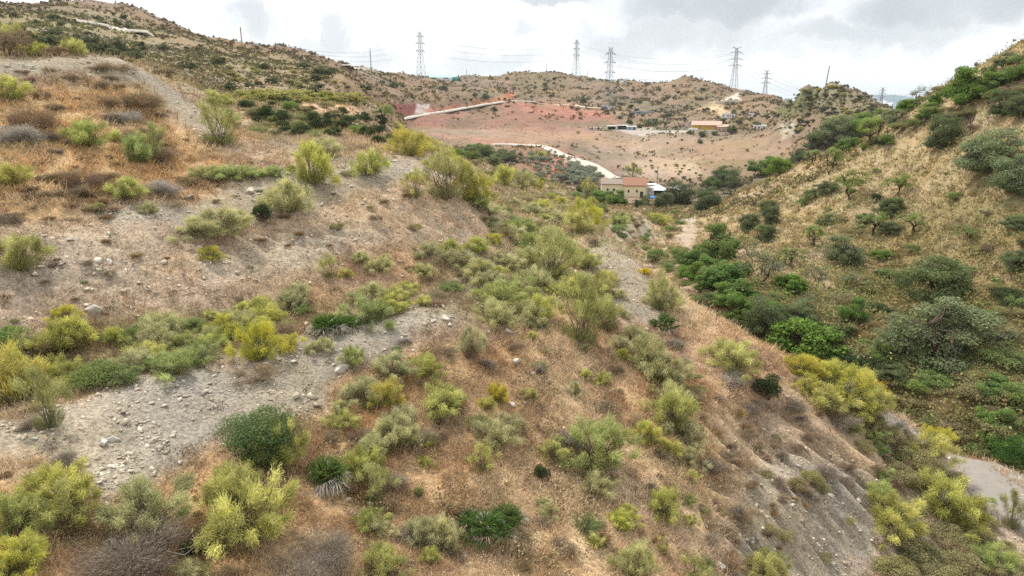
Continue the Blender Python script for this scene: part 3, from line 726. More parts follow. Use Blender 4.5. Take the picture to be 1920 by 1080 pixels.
def tree(g, a_, b_, w=1.0, h=.85, trunk=.25, K=20, nl=330, size=.028, dens=.15, bark=((.05, .04, .03), (.13, .10, .08)), bare=False, flat=1.0, low=.35, asp=.5, thick=.030, inner=0.0):
    st = []; fol = []
    fork = np.array((g.normal() * .06, g.normal() * .06, trunk))
    v, f = tube(curve_pts(g, (0, 0, -.05), fork, 5, .09), np.linspace(thick, thick * .75, 5), 6); st.append((v, f, mixc(g, len(v), *bark)))
    nb = 4 if not bare else 5; mains = []
    for k in range(nb):
        az = k * 6.283 / nb + g.normal() * .4; rr_ = w * (.2 + .1 * g.random())
        e = np.array((math.cos(az) * rr_, math.sin(az) * rr_, trunk + (h - trunk) * (.35 + .3 * g.random())))
        pts = curve_pts(g, fork, e, 5, .10); mains.append(pts)
        v, f = tube(pts, np.linspace(thick * .6, thick * .25, 5), 5); st.append((v, f, mixc(g, len(v), *bark)))
    for k in range(K):
        az = g.random() * 6.283; el = math.asin(min(1, g.random() * 1.05)); rr_ = (.30 + .14 * g.random()) * (1 if g.random() > inner else .35 + .5 * g.random())
        lop = 1 + .22 * math.sin(az * 2 + K) + .12 * math.sin(az * 5 + nl)
        c = np.array((math.cos(az) * math.cos(el) * rr_ * w * lop, math.sin(az) * math.cos(el) * rr_ * w * lop, h * low + math.sin(el) * rr_ * 2 * (h * (1 - low) * .95) * flat))
        m = min(mains, key=lambda q: np.linalg.norm(q[-1] - c)); s0 = m[g.integers(2, 5)]
        pts = curve_pts(g, s0, c, 4, .10); v, f = tube(pts, np.linspace(thick * .28, thick * .07, 4), 4); st.append((v, f, mixc(g, len(v), *bark)))
        for q in range(3):
            e = c + g.normal(size=3) * .07; v, f = tube(curve_pts(g, pts[2], e, 3, .1), np.linspace(thick * .1, thick * .04, 3), 3); st.append((v, f, mixc(g, len(v), *bark)))
        if bare: continue
        n = int(nl * (.6 + .8 * g.random())); d = unit(g.normal(size=(n, 3))); rad = dens * (.65 + .6 * g.random())
        sq = np.array((1.15, 1.15, .75))
        P = c + d * sq * (rad * g.random(n) ** .45)[:, None]
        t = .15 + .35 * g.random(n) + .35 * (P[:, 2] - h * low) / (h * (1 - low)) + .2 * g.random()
        fol.append(leaves(g, P, d + (0, 0, .3), size * (.7 + .6 * g.random(n)), mixc(g, n, a_, b_, t), asp))
    return (join(fol) if fol else None), join(st)

def make_protos():
    s = 0
    def G():
        nonlocal s; s += 1; return np.random.default_rng(100 + s)
    for k in range(3): keep('pale_broom', *broom(G(), (.35, .34, .16), (.74, .70, .38)), M_LEAF)
    for k in range(4): keep('broom', *broom(G(), (.33, .33, .10), (.78, .75, .26)), M_LEAF)
    for k in range(2): keep('yellow_broom', *broom(G(), (.31, .31, .08), (.68, .65, .19), flower=(.76, .68, .14)), M_LEAF)
    for k in range(2): keep('gold_broom', *broom(G(), (.35, .28, .03), (.7, .56, .06), flower=(.88, .70, .03)), M_LEAF)
    for k in range(2): keep('leggy_broom', *broom(G(), (.31, .31, .11), (.70, .67, .27), K=26, nb=150, leggy=.22, hgt=1.0), M_LEAF)
    for k in range(2): keep('green_broom', *broom(G(), (.23, .27, .09), (.60, .64, .25)), M_LEAF)
    for k in range(3): keep('grey_shrub', *twiggy(G(), (.19, .155, .12), (.42, .35, .27)), M_DRY)
    for k in range(2): keep('fine_grey_shrub', *twiggy(G(), (.15, .125, .10), (.40, .335, .265), 17000, fine=.5, K=20), M_DRY)
    keep('fine_broom', *broom(G(), (.34, .34, .10), (.80, .78, .28), K=46, nb=300, fine=.72), M_LEAF); keep('fine_broom', *broom(G(), (.32, .33, .10), (.78, .75, .27), K=40, nb=320, fine=.75), M_LEAF)
    keep('fine_pale_broom', *broom(G(), (.34, .33, .15), (.72, .69, .35), K=44, nb=300, fine=.72), M_LEAF); keep('fine_green_broom', *broom(G(), (.25, .29, .09), (.62, .67, .24), K=46, nb=300, fine=.72), M_LEAF)
    keep('silver_shrub', *twiggy(G(), (.30, .265, .22), (.60, .55, .48)), M_DRY)
    for k in range(3): keep('brown_shrub', *twiggy(G(), (.19, .13, .08), (.42, .31, .20), 3600), M_DRY)
    for k in range(3): keep('tussock', *tussock(G(), (.22, .14, .07), (.46, .33, .19)), M_DRY)
    for k in range(2): keep('straw_tussock', *tussock(G(), (.42, .31, .16), (.66, .53, .33), 520, .5, .6), M_DRY)
    for k in range(2): keep('green_tussock', *tussock(G(), (.14, .17, .06), (.36, .40, .17), 650, .55, .6), M_LEAF)
    for k in range(3): keep('heath', *leafy(G(), (.18, .165, .075), (.42, .38, .19), 4200, .034, .5, 13), M_LEAF)
    for k in range(2): keep('brown_heath', *leafy(G(), (.16, .11, .07), (.34, .26, .17), 3600, .03, .45, 13), M_DRY)
    for k in range(2): keep('green_shrub', *leafy(G(), (.11, .15, .05), (.32, .40, .14), 5200, .036, .7, 15), M_LEAF)
    keep('round_shrub', *leafy(G(), (.06, .10, .04), (.21, .30, .12), 19000, .022, .82, 34), M_LEAF)
    for k in range(2): keep('dark_shrub', *leafy(G(), (.03, .05, .022), (.11, .14, .06), 4200, .038, .75, 13), M_LEAF)
    keep('pink_flower_shrub', *leafy(G(), (.04, .10, .02), (.13, .26, .05), 7000, .035, .75, 18, .35), M_LEAF)
    for k in range(3): keep('fan_palm', *fan_palm(G(), 26 + 10 * k, .15 + .12 * k), M_LEAF)
    for k in range(3): keep('olive_tree', *tree(G(), (.10, .135, .06), (.31, .355, .18), K=40, nl=420, dens=.13, low=.10, trunk=.14, h=.92, inner=.45), M_LEAF)
    for k in range(2): keep('dark_tree', *tree(G(), (.07, .095, .042), (.225, .265, .125), K=40, nl=430, dens=.14, low=.08, trunk=.12, h=.9, inner=.45), M_LEAF)
    for k in range(3): keep('almond_tree', *tree(G(), (.15, .21, .06), (.42, .50, .17), K=18, nl=240, dens=.12, low=.50, trunk=.36, h=1.05, thick=.05), M_LEAF)
    keep('sparse_tree', *tree(G(), (.12, .15, .08), (.32, .36, .20), K=18, nl=90, dens=.14, low=.35, trunk=.22, h=.9, thick=.024), M_LEAF)
    keep('flat_tree', *tree(G(), (.12, .17, .05), (.33, .38, .13), K=18, nl=200, dens=.12, low=.42, trunk=.32, h=.95, flat=.85, inner=.3), M_LEAF)
    for k in range(2): keep('bright_tree', *tree(G(), (.085, .15, .035), (.28, .39, .11), K=36, nl=420, dens=.135, low=.12, trunk=.12, size=.034, asp=.7, h=.95, inner=.4), M_LEAF)
    for k in range(2): keep('fig_tree', *tree(G(), (.06, .11, .03), (.22, .34, .09), K=36, nl=300, dens=.15, low=.20, trunk=.1, h=.78, size=.050, asp=.8), M_LEAF)
    keep('bare_tree', *tree(G(), (0, 0, 0), (0, 0, 0), K=12, bare=True, h=1.1, thick=.04), M_LEAF)
    for k in range(4):                                   # far off: fewer, bigger leaf faces
        g = G(); keep('hill_shrub', leafy(g, (.065, .075, .038), (.19, .195, .10), 460, .13, .75, 13)[0], None, M_LEAF)
    for k in range(2): keep('hill_broom', leafy(G(), (.26, .24, .08), (.50, .46, .17), 460, .12, .7, 13)[0], None, M_LEAF)
    for k in range(2): keep('grove_olive', leafy(G(), (.17, .20, .135), (.40, .43, .32), 900, .09, .85, 14)[0], None, M_LEAF)
make_protos()

# ---- what the plants are called
KIND = {  # proto: (object name, category, phrase)
 'pale_broom': ('broom_bush', 'bush', 'pale grey-green broom bush'), 'broom': ('broom_bush', 'bush', 'yellow-green broom bush'),
 'yellow_broom': ('broom_bush', 'bush', 'broom bush in yellow flower'), 'gold_broom': ('broom_bush', 'bush', 'golden-yellow broom bush in full flower'),
 'leggy_broom': ('broom_bush', 'bush', 'leggy broom bush with bare lower stems'), 'green_broom': ('broom_bush', 'bush', 'fresh green broom bush'),
 'grey_shrub': ('dry_shrub', 'shrub', 'grey leafless twiggy shrub'), 'silver_shrub': ('dry_shrub', 'shrub', 'silvery dead twiggy shrub'), 'brown_shrub': ('dry_shrub', 'shrub', 'brown dried-out twiggy shrub'),
 'tussock': ('grass_tussock', 'grass tuft', 'brown dry grass tussock'), 'straw_tussock': ('grass_tussock', 'grass tuft', 'straw-coloured dry grass tuft'), 'green_tussock': ('grass_tussock', 'grass tuft', 'green upright grass tuft'),
 'heath': ('low_shrub', 'shrub', 'olive-green low heath shrub'), 'brown_heath': ('low_shrub', 'shrub', 'brown low heath shrub'),
 'green_shrub': ('leafy_shrub', 'shrub', 'mid-green leafy shrub'), 'round_shrub': ('leafy_shrub', 'shrub', 'dense round deep green shrub'), 'dark_shrub': ('evergreen_shrub', 'shrub', 'dark evergreen shrub'),
 'pink_flower_shrub': ('oleander_bush', 'bush', 'dark green bush with pink flowers'), 'fan_palm': ('dwarf_fan_palm', 'palm', 'dark green dwarf fan palm'),
 'olive_tree': ('olive_tree', 'tree', 'grey-green olive tree'), 'dark_tree': ('carob_tree', 'tree', 'dark dense evergreen tree'), 'almond_tree': ('almond_tree', 'tree', 'light green almond tree with dark bent trunk'),
 'sparse_tree': ('almond_tree', 'tree', 'thin-crowned almond tree'), 'flat_tree': ('almond_tree', 'tree', 'flat-topped almond tree'), 'bright_tree': ('broadleaf_tree', 'tree', 'bright green bushy tree'),
 'fig_tree': ('fig_tree', 'tree', 'vivid green large-leaved tree'), 'bare_tree': ('dead_tree', 'tree', 'leafless dark bent tree'),
 'hill_shrub': ('hillside_shrub', 'shrub', 'small dark shrub'), 'hill_broom': ('hillside_broom', 'shrub', 'small yellowish shrub'), 'grove_olive': ('grove_olive_tree', 'tree', 'small grey-green olive tree'),
}
LANDMARKS = [  # things anyone can find in the picture: (px, py, words)
 (490, 800, 'the round deep green bush'), (612, 870, 'the bottom-left fan palm'), (925, 975, 'the biggest clumped fan palm'), (625, 595, 'the fan palm above the scree track'),
 (1245, 595, 'the small fan palm on the spur'), (175, 578, 'the pale boulder on the bank'), (205, 825, 'the white rocks on the scree'), (1508, 620, 'the vivid fig tree'),
 (1630, 725, 'the golden flowering broom'), (1850, 890, 'the grey track'), (1118, 445, 'the round tawny bush'), (1150, 500, 'the spur crest scree'),
 (300, 650, 'the green strip above the track'), (290, 335, 'the silver-grey shrub'), (410, 235, 'the tall broom by the upper scree'), (585, 300, 'the big broom above the bank'),
 (835, 330, 'the many-stemmed broom on the rim'), (45, 235, 'the dead pale-branched shrub'), (770, 260, 'the yellow broom on the left ridge'), (1450, 850, 'the eroded bank'),
 (1170, 350, 'the yellow farmhouse'), (1262, 355, 'the dark trees by the farm'), (1325, 238, 'the ochre-fronted building'), (1160, 240, 'the blue-grey sheds'), (900, 205, 'the straight pale road'),
 (765, 205, 'the dark red cutting'), (1100, 305, 'the winding pale road'), (790, 110, 'the tallest left pylon'), (1146, 160, 'the nearest hillside pylon'), (1378, 130, 'the tall right pylon'),
 (1080, 115, 'the ridge pylon at centre'), (1434, 160, 'the pale right-hand pylon'), (1545, 170, 'the lone hill summit'), (1346, 450, 'the bushy green tree at the slope foot'), (1760, 600, 'the biggest olive tree'), (1754, 500, 'the dark olive tree mid-slope'),
 (1850, 290, 'the wide olive on the upper slope'), (1557, 300, 'the small almond on the ridge path'), (1720, 180, 'the lone almond on the skyline'), (250, 60, 'the hilltop dirt road'), (220, 85, 'the big dark hill shrub'),
 (570, 185, 'the yellow shrub row'), (720, 215, 'the round tree above the ridge'), (960, 187, 'the road bend'), (1030, 320, 'the red-soil olive grove'), (250, 940, 'the lower-left pale broom'), (465, 950, 'the lime-green broom at bottom left'),
 (255, 1020, 'the large grey shrub at bottom left'), (1110, 800, 'the green broom right of centre'), (1760, 930, 'the broom clump below the track'), (730, 720, 'the yellow broom mid-foreground'), (1080, 580, 'the leggy broom on the spur'),
 (500, 640, 'the yellow broom at the track end'), (430, 620, 'the pale yellow broom'), (1365, 188, 'the white terrace wall'), (835, 145, 'the green-netted building'), (1436, 240, 'the small white houses'), (1890, 850, 'the pink-flowered bush'),
]
for k_ in ('broom', 'pale_broom', 'green_broom', 'grey_shrub'): KIND['fine_' + k_] = KIND[k_]
USED = {}
def where(px, py, order=0):
    ds = sorted(LANDMARKS, key=lambda L: math.hypot(L[0] - px, (L[1] - py) * 1.3))
    ds = [L for L in ds if math.hypot(L[0] - px, L[1] - py) > 9]
    L = ds[order]; dx, dy = px - L[0], py - L[1]; d = math.hypot(dx, dy)
    far_ = '' if d > 110 else 'just ' if d < 55 else ''
    if d > 190: far_ = 'well '
    if abs(dx) > 2.2 * abs(dy): w_ = 'right of' if dx > 0 else 'left of'
    elif abs(dy) > 2.2 * abs(dx): w_ = 'below' if dy > 0 else 'above'
    else: w_ = ('lower ' if dy > 0 else 'upper ') + ('right of' if dx > 0 else 'left of')
    return far_ + w_ + ' ' + L[2]
SIZES = [(0, 'tiny'), (16, 'small'), (34, ''), (75, 'large'), (120, 'very large')]
def auto_label(phrase, px, py, wpx):
    sz = [s_ for lim, s_ in SIZES if wpx >= lim][-1]
    if phrase.startswith('small ') : sz = ''
    for o in range(3):
        for a in ('', sz):
            L = ' '.join((a + ' ' + phrase + ' ' + where(px, py, o)).split())
            if L not in USED and 4 <= len(L.split()) <= 15: USED[L] = 1; return L, False
    for o, o2 in ((0, 1), (0, 2), (1, 2), (0, 3), (1, 3), (2, 3), (0, 4), (1, 4)):
        b_ = where(px, py, o2); short = phrase if len(phrase.split()) < 4 else phrase.split()[0] + ' ' + phrase.split()[-1]
        L = ' '.join((short + ' ' + where(px, py, o) + ', ' + b_).split()).replace(' the ', ' ')
        if L not in USED and len(L.split()) <= 16: USED[L] = 1; return L, False
    for sz_ in ('little', 'compact', 'rounded', 'spreading'):
        pass
    for o in range(8):
        for o2 in range(o + 1, 9):
            L = (phrase + ' ' + where(px, py, o).replace(' the ', ' ') + ', ' + where(px, py, o2).replace(' the ', ' ')); L = ' '.join(L.replace('small dark shrub', 'dark shrub').replace('small grey-green olive tree', 'olive').replace('small yellowish shrub', 'yellow shrub').replace('just ', '').replace('well ', '').split())
            if L not in USED and len(L.split()) <= 16: USED[L] = 1; return L, False
    L = phrase + ', one of several alike ' + where(px, py, 0)
    return ' '.join(L.split()[:16]), True

SHADE = []
def put(kind, x, y, z, size, hs=1.0, label=None, group=None, px=0, py=0, wpx=0, tilt=True, parts=True, rot=None):
    nm, cat, phrase = KIND[kind]
    fo, st = random.choice(PROTO[kind])
    rz = random.random() * 6.283 if rot is None else rot
    e = 0.35
    def one(name, me, parent=None):
        o = link(name, me, parent); return o
    if fo is not None and st is not None and parts:
        root = bpy.data.objects.new(nm, None); COL.objects.link(root)
        pn = ('crown', 'trunk') if cat == 'tree' else ('foliage', 'stems')
        if cat == 'palm': pn = ('fronds', 'stems')
        one(pn[0], fo, root); one(pn[1], st, root)
    elif st is not None and fo is None:
        root = bpy.data.objects.new(nm, None); COL.objects.link(root); one('trunk', st, root)
    else:
        root = link(nm, fo)
    root.location = (x, y, z - .03 * size); root.rotation_euler = (random.uniform(-.08, .08), random.uniform(-.08, .08), rz)
    root.scale = (size, size * random.uniform(.9, 1.1), size * hs)
    shared = False
    if label is None: label, shared = auto_label(phrase, px, py, wpx)
    root['label'] = label; root['category'] = cat
    root['group'] = group or (nm.replace('_', ' ') + 's on the slopes')
    if shared: root['group'] = label
    return root
def plant(kind, px, py, wpx, hs=1.0, label=None, group=None, rmin=0, **kw):
    """place a plant so that it stands on the visible ground under (px, py) with its real width"""
    if wpx > 88 and 'fine_' + kind in PROTO: kind = 'fine_' + kind
    if kind == 'fan_palm': wpx *= 1.25
    p = pick(px, py, rmin)
    if p is None: return None
    x, y, z, dep, r = p
    size = wpx * dep / FPX
    return put(kind, x, y, z, size, hs, label, group, px, py - wpx * .4, wpx, **kw)
# ------------------------------------------------------------------ roads
def ribbon(name, pts, width, mat, lift=.12, skirt=.5, label=None, rmin=0, straight=False):
    P = []
    for p in pts:
        q = pick(p[0], p[1], rmin)
        if q: P.append((q[0], q[1], p[2] if len(p) > 2 else width))
    P = np.array(P); d = np.r_[0, np.cumsum(np.hypot(*(P[1:, :2] - P[:-1, :2]).T))]
    n = max(int(d[-1] / 3), 8) if d[-1] > 60 else max(int(d[-1] / .5), 8)
    t = np.linspace(0, d[-1], n); Q = np.stack([np.interp(t, d, P[:, k]) for k in range(3)], 1)
    for _ in range(60 if straight else max(2, n // 30)): Q[1:-1] = (Q[:-2] + Q[1:-1] * 2 + Q[2:]) / 4
    T = np.gradient(Q[:, :2], axis=0); T /= np.linalg.norm(T, axis=1)[:, None]; Nn = np.stack([-T[:, 1], T[:, 0]], 1)
    zc = np.array([max(ground(q[0] + Nn[i, 0] * w * q[2], q[1] + Nn[i, 1] * w * q[2]) for w in (-.25, 0, .25)) for i, q in enumerate(Q)])
    for _ in range(60 if straight else 3): zc[1:-1] = (zc[:-2] + zc[1:-1] * 2 + zc[2:]) / 4
    V = []; m_ = 7
    for i, q in enumerate(Q):
        for k in range(m_):
            f = k / (m_ - 1) - .5; jit = .06 * q[2] * perlin(np.array([t[i] / 2.5]), np.array([3.3 + (f > 0) * 9]))[0] if k in (0, m_ - 1) else 0
            x, y = q[:2] + Nn[i] * (f * q[2] + jit)
            V.append((x, y, zc[i] + lift + .03 * (0.25 - f * f)))
        for f in (-.5, .5):
            x, y = q[:2] + Nn[i] * (f * q[2] * 1.04 + np.sign(f) * skirt * .4); V.append((x, y, zc[i] + lift - skirt))
    s = m_ + 2; F = []
    for i in range(len(Q) - 1):
        a = i * s; b_ = a + s
        for k in range(m_ - 1): F.append((a + k, b_ + k, b_ + k + 1, a + k + 1))
        F.append((a + m_, b_ + m_, b_, a)); F.append((a + m_ - 1, b_ + m_ - 1, b_ + m_ + 1, a + m_ + 1))
    me = np_mesh(name, np.array(V), np.array(F), None, [mat], True)
    o = link(name, me); o['kind'] = 'structure'; return o
m_road = simple_mat('pale_road', (.50, .445, .375), nscale=.6, namp=.35)
m_track = simple_mat('grey_track', (.25, .225, .195), nscale=2.5, namp=.4)
ribbon('track', [(1776, 852, 2.2), (1800, 867, 2.8), (1850, 896, 3.4), (1890, 924, 3.8), (1930, 952, 4.2), (2010, 992, 4.2), (2100, 1050, 4.2)], 4, m_track, lift=.05, skirt=.35)
ribbon('dirt_road', [(752, 225.5), (800, 216), (870, 204.5), (930, 195.5), (962, 189), (978, 188), (1000, 192)], 3.8, m_road, lift=.45, skirt=.9, rmin=300, straight=True)
ribbon('dirt_road', [(922, 271, 3.5), (960, 270.5, 3.5), (1000, 272, 4), (1025, 277, 4.5), (1050, 290, 5), (1080, 301, 6), (1105, 309, 7), (1122, 318, 6), (1136, 328, 5), (1156, 336, 4)], 6, m_road, lift=.3, skirt=.6, rmin=200)
ribbon('dirt_road', [(130, 40, 5), (170, 45, 5), (215, 53, 5), (252, 60, 7), (275, 67, 4)], 5, m_road, lift=.5, skirt=1.0, rmin=200)
ribbon('dirt_road', [(1000, 192), (1040, 196), (1090, 201), (1130, 203)], 4, simple_mat('worn_path', (.5, .40, .31)), lift=.3, skirt=.8, rmin=300)
ribbon('dirt_road', [(648, 127), (665, 129), (682, 133)], 6, m_road, lift=.5, skirt=1.0, rmin=300)

# ------------------------------------------------------------------ buildings
class MB:
    def __init__(s): s.V = []; s.F = []
    def box(s, x0, x1, y0, y1, z0, z1, rot=0, cx=0, cy=0):
        n = len(s.V); c, q = math.cos(rot), math.sin(rot)
        for z in (z0, z1):
            for x, y in ((x0, y0), (x1, y0), (x1, y1), (x0, y1)):
                s.V.append((cx + (x - cx) * c - (y - cy) * q, cy + (x - cx) * q + (y - cy) * c, z))
        s.F += [(n, n + 3, n + 2, n + 1), (n + 4, n + 5, n + 6, n + 7)] + [(n + i, n + (i + 1) % 4, n + 4 + (i + 1) % 4, n + 4 + i) for i in range(4)]
        return s
    def gable(s, x0, x1, y0, y1, z0, zr, along='x', th=.18):
        n = len(s.V)
        if along == 'x': low = [(x0, y0), (x1, y0), (x1, y1), (x0, y1)]; rd = [(x0, (y0 + y1) / 2), (x1, (y0 + y1) / 2)]
        else: low = [(x1, y0), (x1, y1), (x0, y1), (x0, y0)]; rd = [((x0 + x1) / 2, y0), ((x0 + x1) / 2, y1)]
        for dz in (0, th):
            for p in low: s.V.append((*p, z0 + dz))
            for p in rd: s.V.append((*p, zr + dz))
        for a in (0, 6):
            f = [(0, 1, 5, 4), (2, 3, 4, 5)] if along == 'x' else [(0, 1, 5, 4), (2, 3, 4, 5)]
            for q in f: s.F.append(tuple(n + a + i for i in (q if a else q[::-1])))
        for q in ((0, 1), (1, 5), (5, 2), (2, 3), (3, 4), (4, 0)): s.F.append((n + q[0], n + q[1], n + q[1] + 6, n + q[0] + 6))
        return s
    def pyr(s, x0, x1, y0, y1, z0, zt, k=.1):
        n = len(s.V); cx, cy = (x0 + x1) / 2, (y0 + y1) / 2
        for x, y in ((x0, y0), (x1, y0), (x1, y1), (x0, y1)): s.V.append((x, y, z0))
        for x, y in ((x0, y0), (x1, y0), (x1, y1), (x0, y1)): s.V.append((cx + (x - cx) * k, cy + (y - cy) * k, zt))
        s.F += [(n, n + 3, n + 2, n + 1), (n + 4, n + 5, n + 6, n + 7)] + [(n + i, n + (i + 1) % 4, n + 4 + (i + 1) % 4, n + 4 + i) for i in range(4)]; return s
    def tube(s, pts, rad, sides=4):
        v, f = tube(pts, rad, sides); n = len(s.V); s.V += [tuple(q) for q in v]; s.F += [tuple(int(i) + n for i in q) for q in f]; return s
    def build(s, name, mat, parent=None):
        me = bpy.data.meshes.new(name); me.from_pydata(s.V, [], s.F); me.update(); me.materials.append(mat)
        return link(name, me, parent)
def empty(name, loc, rz=0, label=None, cat=None, group=None, s=1.0):
    o = bpy.data.objects.new(name, None); COL.objects.link(o); o.location = loc; o.rotation_euler = (0, 0, rz); o.scale = (s,) * 3
    return tagobj(o, label, cat, group)
def frame_of(px, py, rmin=0, sink=.3):
    """ground point under a pixel, heading that faces the camera, metres per pixel there"""
    x, y, z, dep, r = pick(px, py, rmin)
    return Vector((x, y, z - sink)), -math.atan2(x, y), dep / FPX
m_cream = simple_mat('cream_render', (.80, .70, .47), nscale=.8, namp=.18); m_white = simple_mat('whitewash', (.74, .74, .72), nscale=.8, namp=.15)
m_rtile = simple_mat('red_tiles', (.31, .155, .105), nscale=3, namp=.4); m_gtile = simple_mat('grey_brown_tiles', (.27, .22, .18), nscale=3, namp=.4)
m_dark = simple_mat('dark_opening', (.05, .045, .04)); m_metal = simple_mat('white_sheet_metal', (.72, .76, .80), .45, .0); m_blue = simple_mat('blue_tarpaulin', (.04, .20, .48), .5)
m_bgrey = simple_mat('blue_grey_sheet', (.30, .38, .44), .5); m_ochre = simple_mat('ochre_wall', (.55, .33, .09)); m_pink = simple_mat('pink_tiles', (.50, .36, .29), namp=.3)
m_conc = simple_mat('concrete', (.50, .47, .42)); m_green = simple_mat('green_net', (.10, .42, .34)); m_tealr = simple_mat('teal_roof', (.35, .55, .55)); m_steel = simple_mat('galvanised_steel', (.20, .205, .215), .6, .2)
m_pole = simple_mat('weathered_pole', (.20, .18, .16)); m_yel = simple_mat('yellow_paint', (.6, .42, .06)); m_stone = simple_mat('pale_stone', (.62, .56, .49), nscale=1.5, namp=.7)

def windows(par, spots, y, w=.8, h=.9, frame=m_white):
    for (x, z) in spots:
        f = MB().box(x - w / 2 - .08, x + w / 2 + .08, y - .05, y + .02, z - .08, z + h + .08).build('window', frame, par)
        MB().box(x - w / 2, x + w / 2, y - .062, y - .048, z, z + h).build('pane', m_dark, f)

# the farmhouse (front faces the camera; local -y towards it)
loc, rz, mp = frame_of(1163, 368, 150)
h = empty('farmhouse', loc, rz + .06, 'yellow rendered farmhouse with red tiled gable in the valley below the pale road', 'house')
MB().box(-5.8, 1.1, 0, 6.5, -1, 3.9).build('wall', m_cream, h)
MB().box(1.1, 7.6, -.6, 6.8, -1, 3.6).build('wall', m_cream, h)
MB().gable(-6.1, 1.0, -.35, 6.9, 3.9, 5.1, 'x').build('roof', m_gtile, h)
r_ = MB().gable(.8, 8.0, -1.0, 7.2, 3.6, 5.6, 'x').build('roof', m_rtile, h)
MB().box(-2, -1.5, 3.6, 4.1, 4.9, 6.0).build('chimney', m_cream, r_)
windows(h, [(-3.9, 1.9), (-2.0, 1.9)], 0, .65, .75); windows(h, [(2.4, 1.6), (4.9, 1.6)], -.6, .55, .8)
d = MB().box(5.9, 6.8, -.66, -.58, -.2, 1.9).build('door', m_dark, h)
MB().box(7.6, 10.2, .5, 4.5, 2.7, 2.9).build('porch_roof', m_conc, h)
for x_ in (8.0, 9.9): MB().box(x_ - .12, x_ + .12, .6, .84, -1, 2.7).build('porch_post', m_white, h)
MB().box(7.6, 10.0, 3.8, 4.2, -1, 2.7).build('wall', m_white, h)
MB().box(-6, 11, -5.5, -5.1, -1.6, .2).build('terrace_wall', m_conc, h)
def shed(px, py, w, d_, hh, mw, mr, label, cat='shed', rot=0, name='shed', roof='flat', wins=(), posts=False, rmin=150, group=None, door=None, rise=.8):
    loc, rz, mp = frame_of(px, py, rmin)
    e = empty(name, loc, rz + rot, label, cat, group)
    if posts:
        for x_ in (-w / 2 + .2, w / 2 - .2):
            for y_ in (.2, d_ - .2): MB().box(x_ - .1, x_ + .1, y_ - .1, y_ + .1, -1, hh).build('post', mw, e)
        MB().box(-w / 2 + .5, w / 2 - .5, d_ - .5, d_ - .3, -1, hh * .8).build('back_wall', m_dark, e)
    else: MB().box(-w / 2, w / 2, 0, d_, -1.5, hh).build('wall', mw, e)
    if roof == 'flat': MB().box(-w / 2 - .25, w / 2 + .25, -.3, d_ + .25, hh, hh + .22).build('roof', mr, e)
    elif roof == 'gable': MB().gable(-w / 2 - .3, w / 2 + .3, -.35, d_ + .35, hh, hh + rise, 'x').build('roof', mr, e)
    else: MB().pyr(-w / 2 - .4, w / 2 + .4, -.4, d_ + .4, hh, hh + rise).build('roof', mr, e)
    windows(e, wins, 0, .9, .9)
    if door is not None: MB().box(door - .5, door + .5, -.05, 0, -.2, 1.9).build('door', m_dark, e)
    return e
shed(1233, 367, 4.6, 4.5, 2.0, m_white, m_metal, 'white pyramid-roofed open pavilion right of the yellow farmhouse', 'pavilion', name='pavilion', roof='pyr', posts=True, rise=1.5)
shed(1272, 366, 5, 5, 2.1, m_white, m_metal, 'white-roofed shelter half hidden behind the dark trees by the farm', 'shelter', name='shelter', roof='pyr', posts=True, rise=1.0)
shed(1219, 358, 3.4, 3, 2.2, m_white, m_metal, 'small white annex between the farmhouse and the pavilion', 'annex', name='annex', roof='flat')
for (px, py, w_, lb) in ((1223, 376, 1.6, 'small blue tarpaulin cover in front of the white pavilion'), (1251, 376, 3.6, 'larger blue tarpaulin cover beside the dark farm trees')):
    loc, rz, mp = frame_of(px, py, 150); e = empty('tarpaulin_cover', loc, rz, lb, 'tarpaulin')
    MB().gable(-w_ / 2, w_ / 2, 0, 1.6, 1.0, 1.5, 'x', .06).build('cover', m_blue, e)
    for x_ in (-w_ / 2 + .1, w_ / 2 - .1): MB().box(x_ - .04, x_ + .04, .1, .18, -.3, 1.05).build('pole', m_pole, e)
loc, rz, mp = frame_of(1231, 362, 150); e = empty('utility_pole', loc, 0, 'tall thin utility pole behind the white pavilion', 'pole')
MB().tube([(0, 0, 0), (0, 0, 9)], [.16, .1], 6).build('post', m_pole, e); MB().box(-.7, .7, -.06, .06, 8.3, 8.45).build('crossbar', m_pole, e)
# sheds and houses farther up the valley
G_ = 250
shed(1147, 243, 5.5, 5, 2.3, m_bgrey, m_metal, 'long open blue-grey shed with white roof on the red slope', wins=(), roof='flat', posts=True, rmin=G_)
shed(1184, 244, 5.6, 5, 2.2, m_bgrey, m_metal, 'closed blue-grey shed at the right end of the shed row', wins=((-1.2, 1.0),), rmin=G_, door=1.6)
shed(1167, 243, 5.8, 5, 2.6, m_dark, m_metal, 'dark-fronted shed with pale flat roof in the middle of the shed row', rmin=G_)
shed(1122, 243, 4, 4, 1.4, m_conc, m_conc, 'low pale hut left of the blue-grey shed row', rmin=G_, door=0)
shed(1110, 243, 2, 2, 1.2, m_white, m_white, 'tiny white hut leftmost of the shed row', 'hut', rmin=G_, name='hut', door=0)
shed(1133, 205, 4.5, 4, 2.6, m_bgrey, m_metal, 'teal-grey hut at the foot of the nearest hillside pylon', 'hut', name='hut', rmin=G_, wins=((0, 1),))
shed(1145, 205, 4, 3, 1.9, m_white, m_metal, 'white van-sized cabin beside the teal-grey hut', 'cabin', name='cabin', rmin=G_, door=1)
shed(1114, 197, 4, 3, 1.3, m_white, m_white, 'small white cabin alone on the slope left of the nearest pylon', 'cabin', name='cabin', rmin=G_, wins=((-1, .2),))
shed(1206, 213, 14, 3, 1.6, m_bgrey, m_bgrey, 'long low bluish shelter below the hillside scrub', 'shelter', name='shelter', rmin=G_)
